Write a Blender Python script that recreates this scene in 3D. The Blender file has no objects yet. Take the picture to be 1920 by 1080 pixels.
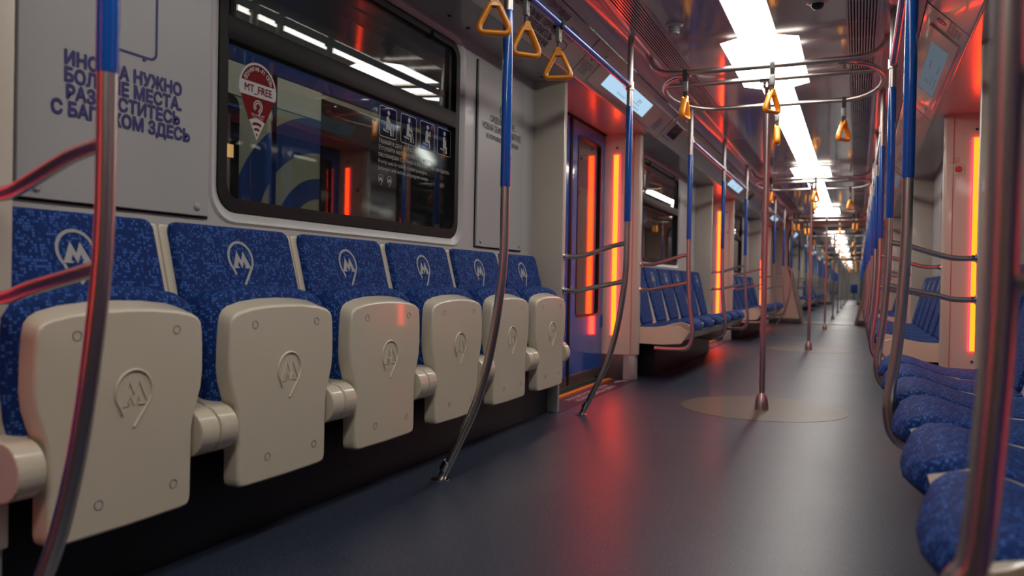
import bpy, bmesh, math, random
from mathutils import Vector, Matrix
R_ = random.Random(7)
PI = math.pi
C = bpy.context.scene.collection
SC = bpy.context.scene

# ------------------------------------------------------------ camera, world, exposure
yaw, pit, rol, f_px, cam_x, cam_h = 0.41197, -0.00873, -0.018426, 1482.7, 0.5192, 0.75
F = Vector((-math.sin(yaw)*math.cos(pit), math.cos(yaw)*math.cos(pit), math.sin(pit)))
Rg0 = Vector((math.cos(yaw), math.sin(yaw), 0)); Up0 = Rg0.cross(F)
Rg = Rg0*math.cos(rol) - Up0*math.sin(rol); Up = Rg0*math.sin(rol) + Up0*math.cos(rol)
cd = bpy.data.cameras.new('camera'); cam = bpy.data.objects.new('camera', cd); C.objects.link(cam)
m = Matrix.Identity(4)
for i in range(3):
    m[i][0], m[i][1], m[i][2] = Rg[i], Up[i], -F[i]
m[0][3], m[1][3], m[2][3] = cam_x, 0.0, cam_h
cam.matrix_world = m
cd.sensor_width = 36; cd.lens = f_px/1920*36; cd.clip_start = .02; cd.clip_end = 200
cd.dof.use_dof = True; cd.dof.focus_distance = 3.2; cd.dof.aperture_fstop = 2.8
SC.camera = cam
w = bpy.data.worlds.new('depot_dark'); SC.world = w; w.use_nodes = True
w.node_tree.nodes['Background'].inputs[0].default_value = (.8, .9, 1, 1)
w.node_tree.nodes['Background'].inputs[1].default_value = .012
SC.view_settings.view_transform = 'Standard'; SC.view_settings.look = 'None'
SC.view_settings.gamma = 1; SC.view_settings.use_curve_mapping = False
SC.view_settings.exposure = 0.0
LIGHT = 9.2          # radiance of the ceiling diffusers
LED = (15.0, .62, .03)

# ------------------------------------------------------------ layout of the train (metres)
P = 5.0                       # door-to-door period
NC = 2                        # door indices 0..NC are in the near car
SEC0, SEC1 = 1.05, 4.25       # a seating section runs SEC0..SEC1 (+ n*P)
WA, NOSE, DA = 1.22, 1.03, 1.30   # wall, pillar nose, door leaf: distance from the car's middle
Y_BACK = -3.9
END_Y = 57.0
GANG = [(17.0, 18.0), (37.0, 38.0)]

# ------------------------------------------------------------ materials
def nodes(name):
    mt = bpy.data.materials.new(name); mt.use_nodes = True
    nt = mt.node_tree; return mt, nt, nt.nodes['Principled BSDF']
def mat(name, col, rough=.5, metal=0, coat=0, spec=.5, bump=0, bscale=200, coat_rough=.05):
    mt, nt, b = nodes(name)
    b.inputs['Base Color'].default_value = (*col, 1); b.inputs['Roughness'].default_value = rough
    b.inputs['Metallic'].default_value = metal; b.inputs['Specular IOR Level'].default_value = spec
    b.inputs['Coat Weight'].default_value = coat; b.inputs['Coat Roughness'].default_value = coat_rough
    if bump:
        tc = nt.nodes.new('ShaderNodeTexCoord'); n = nt.nodes.new('ShaderNodeTexNoise'); bp = nt.nodes.new('ShaderNodeBump')
        n.inputs['Scale'].default_value = bscale; bp.inputs['Strength'].default_value = bump; bp.inputs['Distance'].default_value = .001
        nt.links.new(tc.outputs['Object'], n.inputs['Vector']); nt.links.new(n.outputs[0], bp.inputs['Height']); nt.links.new(bp.outputs[0], b.inputs['Normal'])
    return mt
def emis(name, col, st=1.0):
    mt, nt, b = nodes(name); nt.nodes.remove(b)
    e = nt.nodes.new('ShaderNodeEmission'); e.inputs[0].default_value = (*col, 1); e.inputs[1].default_value = st
    nt.links.new(e.outputs[0], nt.nodes['Material Output'].inputs[0]); return mt
def glassmat(name, tint, ior=1.55):
    mt, nt, b = nodes(name); nt.nodes.remove(b)
    t = nt.nodes.new('ShaderNodeBsdfTransparent'); t.inputs[0].default_value = (*tint, 1)
    g = nt.nodes.new('ShaderNodeBsdfGlossy'); g.inputs['Roughness'].default_value = .0; g.inputs[0].default_value = (1, 1, 1, 1)
    fr = nt.nodes.new('ShaderNodeFresnel'); ge = nt.nodes.new('ShaderNodeNewGeometry'); mr = nt.nodes.new('ShaderNodeMapRange')
    mr.inputs[3].default_value = ior; mr.inputs[4].default_value = 1/ior   # both faces of a pane reflect alike
    nt.links.new(ge.outputs['Backfacing'], mr.inputs[0]); nt.links.new(mr.outputs[0], fr.inputs[0])
    mx = nt.nodes.new('ShaderNodeMixShader')
    nt.links.new(fr.outputs[0], mx.inputs[0]); nt.links.new(t.outputs[0], mx.inputs[1]); nt.links.new(g.outputs[0], mx.inputs[2])
    nt.links.new(mx.outputs[0], nt.nodes['Material Output'].inputs[0]); return mt
def fabricmat():
    mt, nt, b = nodes('blue_seat_fabric'); N = nt.nodes.new; L = nt.links.new
    uv = N('ShaderNodeUVMap'); uv.uv_map = 'UVMap'
    sc = N('ShaderNodeVectorMath'); sc.operation = 'SCALE'; sc.inputs['Scale'].default_value = 150
    L(uv.outputs[0], sc.inputs[0])
    fl = N('ShaderNodeVectorMath'); fl.operation = 'FLOOR'; L(sc.outputs[0], fl.inputs[0])
    fr = N('ShaderNodeVectorMath'); fr.operation = 'FRACTION'; L(sc.outputs[0], fr.inputs[0])
    ct = N('ShaderNodeVectorMath'); ct.operation = 'DISTANCE'; ct.inputs[1].default_value = (.5, .5, 0); L(fr.outputs[0], ct.inputs[0])
    dot = N('ShaderNodeMapRange'); dot.inputs[1].default_value = .55; dot.inputs[2].default_value = .28; L(ct.outputs[1], dot.inputs[0])
    wn = N('ShaderNodeTexWhiteNoise'); wn.noise_dimensions = '2D'; L(fl.outputs[0], wn.inputs[0])
    lo = N('ShaderNodeTexNoise'); lo.inputs['Scale'].default_value = .28; lo.inputs['Detail'].default_value = 1; L(fl.outputs[0], lo.inputs['Vector'])
    ad = N('ShaderNodeMath'); ad.operation = 'MULTIPLY_ADD'; ad.inputs[1].default_value = 1.3; L(lo.outputs[0], ad.inputs[0]); L(wn.outputs[0], ad.inputs[2])
    th = N('ShaderNodeMapRange'); th.inputs[1].default_value = 1.22; th.inputs[2].default_value = 1.5; L(ad.outputs[0], th.inputs[0])
    mu = N('ShaderNodeMath'); mu.operation = 'MULTIPLY'; L(dot.outputs[0], mu.inputs[0]); L(th.outputs[0], mu.inputs[1])
    mx = N('ShaderNodeMix'); mx.data_type = 'RGBA'; L(mu.outputs[0], mx.inputs[0])
    mx.inputs[6].default_value = (.006, .029, .150, 1); mx.inputs[7].default_value = (.055, .16, .50, 1)
    L(mx.outputs[2], b.inputs['Base Color']); b.inputs['Roughness'].default_value = .75
    b.inputs['Sheen Weight'].default_value = 0; b.inputs['Specular IOR Level'].default_value = .2
    bp = N('ShaderNodeBump'); bp.inputs['Strength'].default_value = .35; bp.inputs['Distance'].default_value = .001
    L(dot.outputs[0], bp.inputs['Height']); L(bp.outputs[0], b.inputs['Normal'])
    return mt
def floormat():
    mt, nt, b = nodes('navy_speckled_linoleum'); N = nt.nodes.new; L = nt.links.new
    tc = N('ShaderNodeTexCoord')
    v = N('ShaderNodeTexNoise'); v.inputs['Scale'].default_value = 260; v.inputs['Detail'].default_value = 1; L(tc.outputs['Object'], v.inputs['Vector'])
    th = N('ShaderNodeMapRange'); th.inputs[1].default_value = .62; th.inputs[2].default_value = .70; L(v.outputs[0], th.inputs[0])
    big = N('ShaderNodeTexNoise'); big.inputs['Scale'].default_value = 1.6; big.inputs['Detail'].default_value = 3; L(tc.outputs['Object'], big.inputs['Vector'])
    mx = N('ShaderNodeMix'); mx.data_type = 'RGBA'; L(th.outputs[0], mx.inputs[0])
    mx.inputs[6].default_value = (.020, .029, .056, 1); mx.inputs[7].default_value = (.20, .23, .30, 1)
    L(mx.outputs[2], b.inputs['Base Color'])
    rr = N('ShaderNodeMapRange'); rr.inputs[3].default_value = .34; rr.inputs[4].default_value = .42; L(big.outputs[0], rr.inputs[0]); L(rr.outputs[0], b.inputs['Roughness'])
    bp = N('ShaderNodeBump'); bp.inputs['Strength'].default_value = .12; bp.inputs['Distance'].default_value = .001; L(v.outputs[0], bp.inputs['Height']); L(bp.outputs[0], b.inputs['Normal'])
    b.inputs['Specular IOR Level'].default_value = .62
    return mt
def steelmat(name, col, r):
    mt, nt, b = nodes(name); b.inputs['Base Color'].default_value = (*col, 1); b.inputs['Metallic'].default_value = 1
    b.inputs['Roughness'].default_value = r; return mt
M = dict(
    cream=mat('cream_plastic', (.70, .63, .485), .24, coat=.6), wall=mat('wall_grey_panel', (.50, .49, .485), .38, coat=.1, bump=.05),
    panel=mat('light_grey_sheet', (.43, .43, .43), .36, bump=.06, bscale=500), pillar=mat('pillar_cream_paint', (.60, .54, .455), .33, coat=.25, bump=.03),
    ceil=mat('glossy_ceiling_panel', (.44, .40, .415), .13, coat=.5, spec=.6), cove=mat('cove_panel', (.50, .45, .48), .24, coat=.2), fascia=mat('fascia_beige', (.48, .43, .39), .16, coat=.5),
    soffit=mat('soffit_grey', (.44, .42, .40), .25, coat=.2),
    steel=steelmat('brushed_steel', (.56, .52, .49), .33), chrome=steelmat('chrome', (.75, .73, .72), .1),
    blue=mat('blue_sleeve', (.006, .10, .48), .22, coat=.6), yellow=mat('amber_grip_plastic', (.82, .30, .012), .3, coat=.4),
    strap=mat('dark_grey_webbing', (.03, .03, .032), .7), clip=mat('grey_clip', (.20, .20, .20), .4, metal=.4),
    fabric=fabricmat(), floor=floormat(), inlay=mat('beige_inlay', (.105, .092, .070), .40, bump=.1), black=mat('black_rubber', (.009, .009, .0095), .5, spec=.22),
    dark=mat('dark_plinth', (.010, .011, .014), .5), kick=mat('grey_kick_metal', (.38, .38, .38), .38, metal=.3), darkkick=mat('dark_kick_plate', (.06, .062, .068), .4, metal=.2), door=mat('blue_door_paint', (.005, .085, .42), .14, coat=.7),
    glass=glassmat('window_glass', (.80, .82, .80), 1.6), doorglass=glassmat('door_glass', (.62, .62, .62), 1.7),
    light=emis('ceiling_diffuser', (1.0, .95, .88), LIGHT), led=emis('led_core', LED), ledglow=emis('led_glow', (4.5, .09, .22)),
    logo=mat('grey_print', (.40, .40, .40), .6), ink=mat('navy_ink', (.035, .026, .17), .5), greyink=mat('grey_ink', (.10, .10, .11), .5), purpleink=mat('purple_ink', (.075, .045, .09), .5),
    white=mat('white_vinyl', (.56, .56, .54), .5, spec=.2), red=mat('red_vinyl', (.17, .003, .005), .55, spec=.12), redink=mat('red_ink', (.5, .08, .06), .5),
    screen=emis('screen_pale_blue', (.42, .62, .80), 1.1), screentext=mat('screen_text', (.05, .08, .14), .5), screendim=emis('screen_dim', (.10, .125, .155), 1.0),
    picto=mat('pictogram_white', (.40, .40, .38), .5), pictobg=glassmat('pictogram_tint', (.55, .60, .80), 1.25),
    sill=mat('sill_dark_violet', (.040, .028, .048), .5, spec=.25), amber=mat('amber_line', (.80, .30, .02), .4), silltext=mat('sill_lettering', (.62, .50, .50), .5),
    nbeige=mat('neighbour_beige', (.30, .28, .20), .3), nblue=mat('neighbour_blue', (.010, .035, .16), .3), nblack=mat('neighbour_black', (.01, .01, .01), .12), ngrey=mat('neighbour_pale', (.42, .40, .34), .35),
    lamp=emis('depot_fill', (.95, 1, .92), 13.0), winglow=emis('far_lit_window', (1.0, .55, .2), .8), asphalt=mat('depot_floor', (.05, .05, .05), .8))

# ------------------------------------------------------------ mesh builder
class MB:
    def __init__(s): s.bm = bmesh.new()
    def _bev(s, faces, off, seg):
        es = {e for f in faces for e in f.edges}
        bmesh.ops.bevel(s.bm, geom=list(es), offset=off, segments=seg, affect='EDGES', profile=.5, clamp_overlap=True)
    def box(s, x0, x1, y0, y1, z0, z1, bev=0, seg=2):
        return s.prism([(x0, y0), (x1, y0), (x1, y1), (x0, y1)], 'z', z0, z1, bev, seg)
    def prism(s, poly, ax, d0, d1, bev=0, seg=2):
        def mk(p, d):
            return {'z': (p[0], p[1], d), 'y': (p[0], d, p[1]), 'x': (d, p[0], p[1])}[ax]
        a = [s.bm.verts.new(mk(p, d0)) for p in poly]; b = [s.bm.verts.new(mk(p, d1)) for p in poly]
        fs = [s.bm.faces.new(a), s.bm.faces.new(b[::-1])]
        n = len(poly)
        for i in range(n): fs.append(s.bm.faces.new((a[i], b[i], b[(i+1) % n], a[(i+1) % n])))
        if bev: s._bev(fs, bev, seg)
        return s
    def quad(s, *p): s.bm.faces.new([s.bm.verts.new(q) for q in p]); return s
    def loft(s, rings, cap0=True, cap1=True, closed=True):
        vs = [[s.bm.verts.new(p) for p in r] for r in rings]; n = len(rings[0])
        for A, B in zip(vs, vs[1:]):
            for i in range(n if closed else n-1): s.bm.faces.new((A[i], A[(i+1) % n], B[(i+1) % n], B[i]))
        if cap0: s.bm.faces.new(vs[0][::-1])
        if cap1: s.bm.faces.new(vs[-1])
        return s
    def pillow(s, outline, fn, d0, d1, r, seg=3, r0=0):
        # outline in 2D (ccw), fn(u, v, d) -> xyz ; back d0, front d1, front rim rounded with radius r (back rim r0)
        n = len(outline); area = sum(outline[i][0]*outline[(i+1) % n][1]-outline[(i+1) % n][0]*outline[i][1] for i in range(n))
        sg = 1 if area > 0 else -1
        nor = []
        for i in range(n):
            p, q, t = Vector(outline[i-1]), Vector(outline[i]), Vector(outline[(i+1) % n])
            e1, e2 = (q-p).normalized(), (t-q).normalized()
            nn = Vector((-(e1.y+e2.y), e1.x+e2.x)); nn = nn.normalized()*sg if nn.length > 1e-6 else Vector((0, 0))
            nor.append(nn)
        dirn = 1 if d1 > d0 else -1
        def ring(ins, d): return [fn(o[0]+k.x*ins, o[1]+k.y*ins, d) for o, k in zip(outline, nor)]
        rings = []
        if r0: rings += [ring(r0*(1-math.sin(t*PI/2/seg)), d0+dirn*r0*(1-math.cos(t*PI/2/seg))) for t in range(seg)]
        rings.append(ring(0, d0+dirn*r0))
        rings += [ring(r*(1-math.cos(t*PI/2/seg)), d1-dirn*r*(1-math.sin(t*PI/2/seg))) for t in range(seg+1)]
        return s.loft(rings)
    def tube(s, pts, r, seg=12, closed=False, r2=None, side=None):
        pts = [Vector(p) for p in pts]; n = len(pts); rings = []; prev = None
        for i, p in enumerate(pts):
            if closed: t = pts[(i+1) % n]-pts[i-1]
            else: t = pts[min(i+1, n-1)]-pts[max(i-1, 0)]
            t.normalize()
            if side is not None: u = Vector(side)-t*t.dot(Vector(side))
            elif prev is None:
                u = t.orthogonal()
            else: u = prev-t*t.dot(prev)
            u.normalize(); prev = u; v = t.cross(u)
            rr = r[i] if isinstance(r, (list, tuple)) else r
            rings.append([p+u*math.cos(2*PI*k/seg)*(r2 or rr)+v*math.sin(2*PI*k/seg)*rr for k in range(seg)])
        if closed:
            rings.append(rings[0]); vs = None
            return s.loft(rings, False, False)
        return s.loft(rings)
    def lathe(s, prof, c, seg=20, ax='z', sg=1):
        rings = []
        for r, d in prof:
            ring = []
            for k in range(seg):
                a = 2*PI*k/seg; u, v = max(r, 1e-4)*math.cos(a), max(r, 1e-4)*math.sin(a)
                o = {'z': (u, v, d), 'y': (u, d, v), 'x': (d*sg, u, v)}[ax]
                ring.append((c[0]+o[0], c[1]+o[1], c[2]+o[2]))
            rings.append(ring)
        return s.loft(rings)
    def holed(s, outer, inner, fn):
        vo = [s.bm.verts.new(fn(*p)) for p in outer]; es = [s.bm.edges.new((vo[i], vo[(i+1) % len(vo)])) for i in range(len(vo))]
        holes = inner if isinstance(inner[0][0], (list, tuple)) else [inner]
        for h in holes:
            vi = [s.bm.verts.new(fn(*p)) for p in h]; es += [s.bm.edges.new((vi[i], vi[(i+1) % len(vi)])) for i in range(len(vi))]
        bmesh.ops.triangle_fill(s.bm, use_beauty=True, use_dissolve=False, edges=es)
        return s
    def frame(s, outer, inner, fn, d0, d1):
        # ring-shaped frame between two outlines with equal point counts
        n = len(outer); g = lambda o, d: [s.bm.verts.new(fn(p[0], p[1], d)) for p in o]
        A, B, A2, B2 = g(outer, d0), g(inner, d0), g(outer, d1), g(inner, d1)
        for i in range(n):
            j = (i+1) % n
            for q in ((A[i], A[j], B[j], B[i]), (A2[i], A2[j], B2[j], B2[i]), (A[i], A[j], A2[j], A2[i]), (B[i], B[j], B2[j], B2[i])): s.bm.faces.new(q)
        return s
    def add_mesh(s, me, mw=None):
        k = len(s.bm.verts); s.bm.from_mesh(me); s.bm.verts.ensure_lookup_table()
        if mw:
            for v in list(s.bm.verts)[k:]: v.co = mw @ v.co
        return s
    def mesh(s, name, off=(0, 0, 0), smooth=True, ang=.6):
        bmesh.ops.recalc_face_normals(s.bm, faces=s.bm.faces[:])
        uvl = s.bm.loops.layers.uv.new('UVMap')
        for f in s.bm.faces:
            n = f.normal; ax = max(range(3), key=lambda i: abs(n[i]))
            for l in f.loops:
                c = l.vert.co; l[uvl].uv = {0: (c.y, c.z), 1: (c.x, c.z), 2: (c.y, c.x)}[ax]
        if off != (0, 0, 0): bmesh.ops.translate(s.bm, verts=s.bm.verts[:], vec=(-off[0], -off[1], -off[2]))
        me = bpy.data.meshes.new(name); s.bm.to_mesh(me); s.bm.free()
        if smooth:
            me.shade_smooth(); me.set_sharp_from_angle(angle=ang)
        return me
def wpos(o):
    v = Vector(o.location)
    while o.parent: o = o.parent; v += o.location
    return v
def weighted(me):
    ob = bpy.data.objects.new('normals', me); C.objects.link(ob); md = ob.modifiers.new('w', 'WEIGHTED_NORMAL'); md.weight = 100; md.keep_sharp = True
    bpy.context.view_layer.update()
    m2 = bpy.data.meshes.new_from_object(ob.evaluated_get(bpy.context.evaluated_depsgraph_get())); m2.name = me.name
    bpy.data.objects.remove(ob); return m2
WN = {'seat_cover', 'hinge_arm', 'seat_shell', 'end_panel', 'folded_cushion', 'backrest', 'bezel', 'sheet', 'door_leaf'}
def part(name, mb, mt, parent=None, label=None, kind=None, smooth=True, ang=.6):
    off = tuple(wpos(parent)) if parent else (0, 0, 0)
    me = mb.mesh(name, off, smooth, ang)
    if name in WN: me = weighted(me)
    me.materials.clear()
    mats = mt if isinstance(mt, list) else [mt]
    for x in mats: me.materials.append(M[x])
    o = bpy.data.objects.new(name, me); C.objects.link(o); o.parent = parent
    if label: o['label'] = label
    if kind: o['kind'] = kind
    return o
def tag(o, label, cat, group=None):
    o['label'] = label; o['category'] = cat
    if group: o['group'] = group
    return o
def thing(name, label, cat, loc, group=None):
    o = bpy.data.objects.new(name, None); C.objects.link(o); o.location = loc; o.empty_display_size = .05
    return tag(o, label, cat, group)
def solo(name, mb, mt, label, cat, loc, group=None, **k):
    me = mb.mesh(name, loc, **k)
    for x in (mt if isinstance(mt, list) else [mt]): me.materials.append(M[x])
    o = bpy.data.objects.new(name, me); C.objects.link(o); o.location = loc
    return tag(o, label, cat, group)
def struct(name, mb, mt, parent=None, **k):
    o = part(name, mb, mt, parent, **k)
    if parent is None: o['kind'] = 'structure'
    return o
def clone(o, d, label=None, group=None, parent=None):
    c = o.copy(); C.objects.link(c)
    if parent: c.parent = parent
    else: c.location = Vector(o.location)+Vector(d)
    if label: c['label'] = label
    if group: c['group'] = group
    for ch in list(o.children): clone(ch, d, parent=c)
    return c
def S(s, pts): return [(s*p[0], p[1], p[2]) for p in pts]
def arc(cx, cy, r, a0, a1, n=6): return [(cx+r*math.cos(math.radians(a0+(a1-a0)*i/n)), cy+r*math.sin(math.radians(a0+(a1-a0)*i/n))) for i in range(n+1)]
def rrect(x0, x1, y0, y1, r, n=5):
    return arc(x1-r, y1-r, r, 0, 90, n)+arc(x0+r, y1-r, r, 90, 180, n)+arc(x0+r, y0+r, r, 180, 270, n)+arc(x1-r, y0+r, r, 270, 360, n)
def spline(pts, n=6):
    P_ = [Vector(p) for p in pts]; out = []
    for i in range(len(P_)-1):
        a, b, c, d = P_[max(i-1, 0)], P_[i], P_[i+1], P_[min(i+2, len(P_)-1)]
        for k in range(n):
            t = k/n; out.append(.5*((2*b)+(c-a)*t+(2*a-5*b+4*c-d)*t*t+(3*b-a-3*c+d)*t**3))
    return out+[P_[-1]]
def fillet(pts, r, n=6):
    P_ = [Vector(p) for p in pts]; out = [P_[0]]
    for i in range(1, len(P_)-1):
        p, q, t = P_[i-1], P_[i], P_[i+1]
        a = q+(p-q).normalized()*min(r, (p-q).length*.49); b = q+(t-q).normalized()*min(r, (t-q).length*.49)
        for k in range(n+1):
            u = k/n; out.append(a*(1-u)**2+q*2*u*(1-u)+b*u*u)
    return out+[P_[-1]]
def textmesh(body, size, align='CENTER', bold=0, spacing=.95, sx=1.0):
    cu = bpy.data.curves.new('lettering', 'FONT'); cu.body = body; cu.size = size; cu.align_x = align
    cu.space_line = spacing; cu.resolution_u = 3
    ob = bpy.data.objects.new('lettering', cu); C.objects.link(ob); bpy.context.view_layer.update()
    me = bpy.data.meshes.new_from_object(ob.evaluated_get(bpy.context.evaluated_depsgraph_get()))
    bpy.data.objects.remove(ob); bpy.data.curves.remove(cu); me['bold'] = bold; return me
def place_text(mb, me, o, u, v):
    u = Vector(u); v = Vector(v); n = u.normalized().cross(v.normalized())
    mw = Matrix(((u.x, v.x, n.x, o[0]), (u.y, v.y, n.y, o[1]), (u.z, v.z, n.z, o[2]), (0, 0, 0, 1)))
    b = me.get('bold', 0)
    for i in range(8 if b > .0004 else 0):
        mb.add_mesh(me, mw @ Matrix.Translation((b*math.cos(i*PI/4), b*math.sin(i*PI/4), 6e-5*(i+1))))
    return mb.add_mesh(me, mw)
LOGO = [(-.60, -1.0)]+[(math.cos(math.radians(a)), math.sin(math.radians(a))) for a in range(222, -31, -14)]+[(.02, -1.62)]
LOGO_M = [(-.72, -.52), (-.27, .44), (0, -.12), (.27, .44), (.72, -.52), (.78, -.52), (.78, -.62), (.25, -.62), (.25, -.52), (.34, -.5), (.22, -.18), (0, -.62), (-.22, -.18), (-.34, -.5), (-.25, -.52), (-.25, -.62), (-.78, -.62), (-.78, -.52)]
def flat_logo(mb, fn, R, th=.0012):
    w_ = .085
    for i in range(len(LOGO)-1):
        p, q = Vector(LOGO[i]), Vector(LOGO[i+1]); e = (q-p).normalized(); n = Vector((-e.y, e.x))*w_
        p = p-e*.02; q = q+e*.02
        mb.loft([[fn(x.x*R, x.y*R, d) for x in (p+n, q+n, q-n, p-n)] for d in (0, th)])
    mb.loft([[fn(x*R, y*R, d) for x, y in LOGO_M] for d in (0, th)])
def ridge_logo(mb, fn, R):
    mb.tube([fn(x*R, y*R, 0) for x, y in LOGO], .0035, 8, r2=None)
    mb.tube([fn(x*R, y*R, 0) for x, y in LOGO_M], .0016, 6, closed=True)

# ------------------------------------------------------------ the car shell
def wall_section(s, y0, y1, wins, name, z0=0, z1=1.93):
    mb = MB(); sx = s*WA
    hs = [rrect(a, b, .945, 1.862, .075, 6) for a, b in wins]
    outs = [rrect(a-.045, b+.045, .905, 1.895, .10, 6) for a, b in wins]
    fn = lambda y, z, d=0: (s*(WA+d), y, z)
    if wins:
        mb.holed([(y0, z0), (y1, z0), (y1, z1), (y0, z1)], outs, lambda y, z: fn(y, z))
        for o, h in zip(outs, hs):
            md = [((a[0]*.6+b[0]*.4), (a[1]*.6+b[1]*.4)) for a, b in zip(o, h)]
            mb.loft([[fn(*p, 0) for p in o], [fn(*p, -.006) for p in [((a[0]*.8+b[0]*.2), (a[1]*.8+b[1]*.2)) for a, b in zip(o, h)]], [fn(*p, -.004) for p in md], [fn(*p, .012) for p in h], [fn(*p, .05) for p in h]], False, False)
    else: mb.quad(fn(y0, z0), fn(y1, z0), fn(y1, z1), fn(y0, z1))
    return struct(name, mb, 'wall')
def window(n, s, a, b, extras=False):
    fn = lambda y, z, d: (s*(WA+d), y, z)
    fr = MB()
    o, i = rrect(a, b, .945, 1.862, .075, 6), rrect(a+.036, b-.036, .985, 1.83, .05, 6)
    fr.frame(o, i, fn, .006, .05)
    r = struct('window_%d' % n, fr, 'black')
    t = MB(); t.box(*sorted((s*(WA+.004), s*(WA+.045))), a+.03, b-.03, 1.462, 1.538, .006); part('transom', t, 'black', r)
    t = MB(); t.box(*sorted((s*(WA+.020), s*(WA+.045))), b-.085, b-.055, 1.52, 1.84, .004); t.box(*sorted((s*(WA+.020), s*(WA+.045))), a+.055, a+.08, 1.52, 1.84, .004); part('sliding_frame', t, 'black', r)
    t = MB(); t.box(*sorted((s*(WA+.034), s*(WA+.038))), a+.03, b-.03, .97, 1.472); part('lower_pane', t, 'glass', r)
    t = MB(); t.loft([[(s*(WA+q), y, z) for y, z in ((a+.03, 1.53), (b-.03, 1.53), (b-.03, 1.84), (a+.03, 1.84))] for q in (.030, .034)])
    for v in t.bm.verts: v.co.x -= s*.036*(v.co.z-1.53)
    part('upper_pane', t, 'glass', r)
    for q in (b-.28, a+.25):
        t = MB(); t.box(*sorted((s*(WA-.005), s*(WA+.03))), q, q+.055, 1.825, 1.85, .004); part('catch', t, 'black', r)
    return r

def floor_build():
    mb = MB(); mb.box(-1.34, 1.34, Y_BACK, 17.0, -.05, 0); struct('floor', mb, 'floor', smooth=False)
    for (a, b) in ((18.0, 37.0), (38.0, END_Y)):
        mb = MB(); mb.box(-1.34, 1.34, a, b, -.05, 0); struct('floor', mb, 'floor', smooth=False)
    for a, b in GANG:
        mb = MB(); mb.box(-.52, .52, a, b, -.05, .004); struct('floor', mb, 'kick', smooth=False)
        t = MB(); t.box(-.55, .55, a-.03, a+.02, .0, .008); struct('trim_floor_joint', t, 'darkkick')
floor_build()
def ceiling_build(y0, y1):
    mb = MB(); mb.box(-.445, .445, y0, y1, 2.083, 2.14); struct('ceiling', mb, 'ceil', smooth=False)
    for s in (-1, 1):
        mb = MB(); poly = [(s*.44, 2.115), (s*.60, 2.115), (s*.60, 2.15), (s*.44, 2.15)]
        mb.prism(poly, 'y', y0, y1); struct('trim_duct', mb, 'dark', smooth=False)
        mb = MB(); poly = [(s*.585, 2.090), (s*.600, 2.086), (s*.635, 2.092), (s*.655, 2.112), (s*.70, 2.126), (s*.745, 2.110), (s*.785, 2.085), (s*.80, 2.10), (s*.70, 2.15), (s*.585, 2.15)]
        mb.prism(poly, 'y', y0, y1); struct('trim_cove', mb, 'cove', ang=.9)
        mb = MB(); poly = [(s*.790, 2.080), (s*.958, 1.909), (s*.966, 1.903), (s*.974, 1.905), (s*.99, 1.93), (s*.81, 2.11)]
        mb.prism(poly, 'y', y0, y1); struct('trim_fascia', mb, 'fascia', ang=.9)
        mb = MB(); poly = [(s*.974, 1.907), (s*1.36, 1.907), (s*1.36, 1.95), (s*.974, 1.95)]
        mb.prism(poly, 'y', y0, y1); struct('trim_soffit', mb, 'soffit', smooth=False)
ceiling_build(Y_BACK, 17.0); ceiling_build(18.0, 37.0); ceiling_build(38.0, END_Y)
wn = 0
# seating sections: (n, y0, y1, window)
def sec_bounds(n):
    a, b = SEC0+n*P, SEC1+n*P
    if n == 3: return [(a, 17.0), (18.0, b)]
    if n == 7: return [(a, 37.0), (38.0, b)]
    if n == 11: return [(a, END_Y)]
    if n == -1: return [(Y_BACK, b)]
    return [(a, b)]
for n in range(-1, 12):
    for s in (-1, 1):
        for a, b in sec_bounds(n):
            full = b-a > 3
            ws = [(1.80+n*P, 3.335+n*P)] if full else []
            wall_section(s, a-.08, b+.08, ws, 'wall_left' if s < 0 else 'wall_right')
            for q in ws:
                wn += 1; window(wn, s, *q)
# pillars on each side of the doors, doors, sills
def pillar(s, k, which, n):
    y = (SEC1 if which == 'A' else SEC0)+P*(k if which == 'A' else k)
    d = 1 if which == 'A' else -1      # direction from the nose towards the door
    poly = [(s*NOSE, y), (s*1.33, y), (s*1.33, y+d*.10), (s*1.275, y+d*.095), (s*1.10, y+d*.066), (s*(NOSE+.012), y+d*.06), (s*NOSE, y+d*.05)]
    mb = MB(); mb.prism(poly, 'z', .195, 1.915, .006, 2)
    r = struct('trim_pillar_%d' % n, mb, 'pillar', ang=.5)
    kb = MB(); ins = lambda p, q: (p[0]+s*q, p[1])
    kb.prism([(s*(NOSE+.012), y+d*.004), (s*1.32, y+d*.004), (s*1.32, y+d*.088), (s*1.272, y+d*.086), (s*1.10, y+d*.058), (s*(NOSE+.02), y+d*.052)], 'z', 0, .197, .003, 1)
    part('kick_base', kb, 'kick', r)
    if k <= 2:
        t = MB(); t.prism([(s*1.14, y+d*.060), (s*1.32, y+d*.060), (s*1.32, y+d*.094), (s*1.27, y+d*.092), (s*1.14, y+d*.071)], 'z', .003, .19, .002, 1); part('dark_kick_plate', t, 'darkkick', r)
        t = MB(); t.prism([(s*1.083, y+d*.055), (s*1.087, y+d*.055), (s*1.087, y+d*.0665), (s*1.083, y+d*.066)], 'z', .2, 1.9); part('panel_joint', t, 'redink', r)
        for z in (1.80, .275):
            t = MB(); t.lathe([(.0001, 0), (.009, 0), (.009, .006), (.005, .007), (.004, .003), (.0001, .003)], (s*1.215, y+d*.084 if d > 0 else y+d*.084-.007*0, z), 12, 'y')
            if d < 0: 
                bmesh.ops.scale(t.bm, vec=(1, -1, 1), space=Matrix.Translation((0, -(y+d*.084), 0)), verts=t.bm.verts[:])
            part('screw', t, 'darkkick', r)
    return y, d
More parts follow.
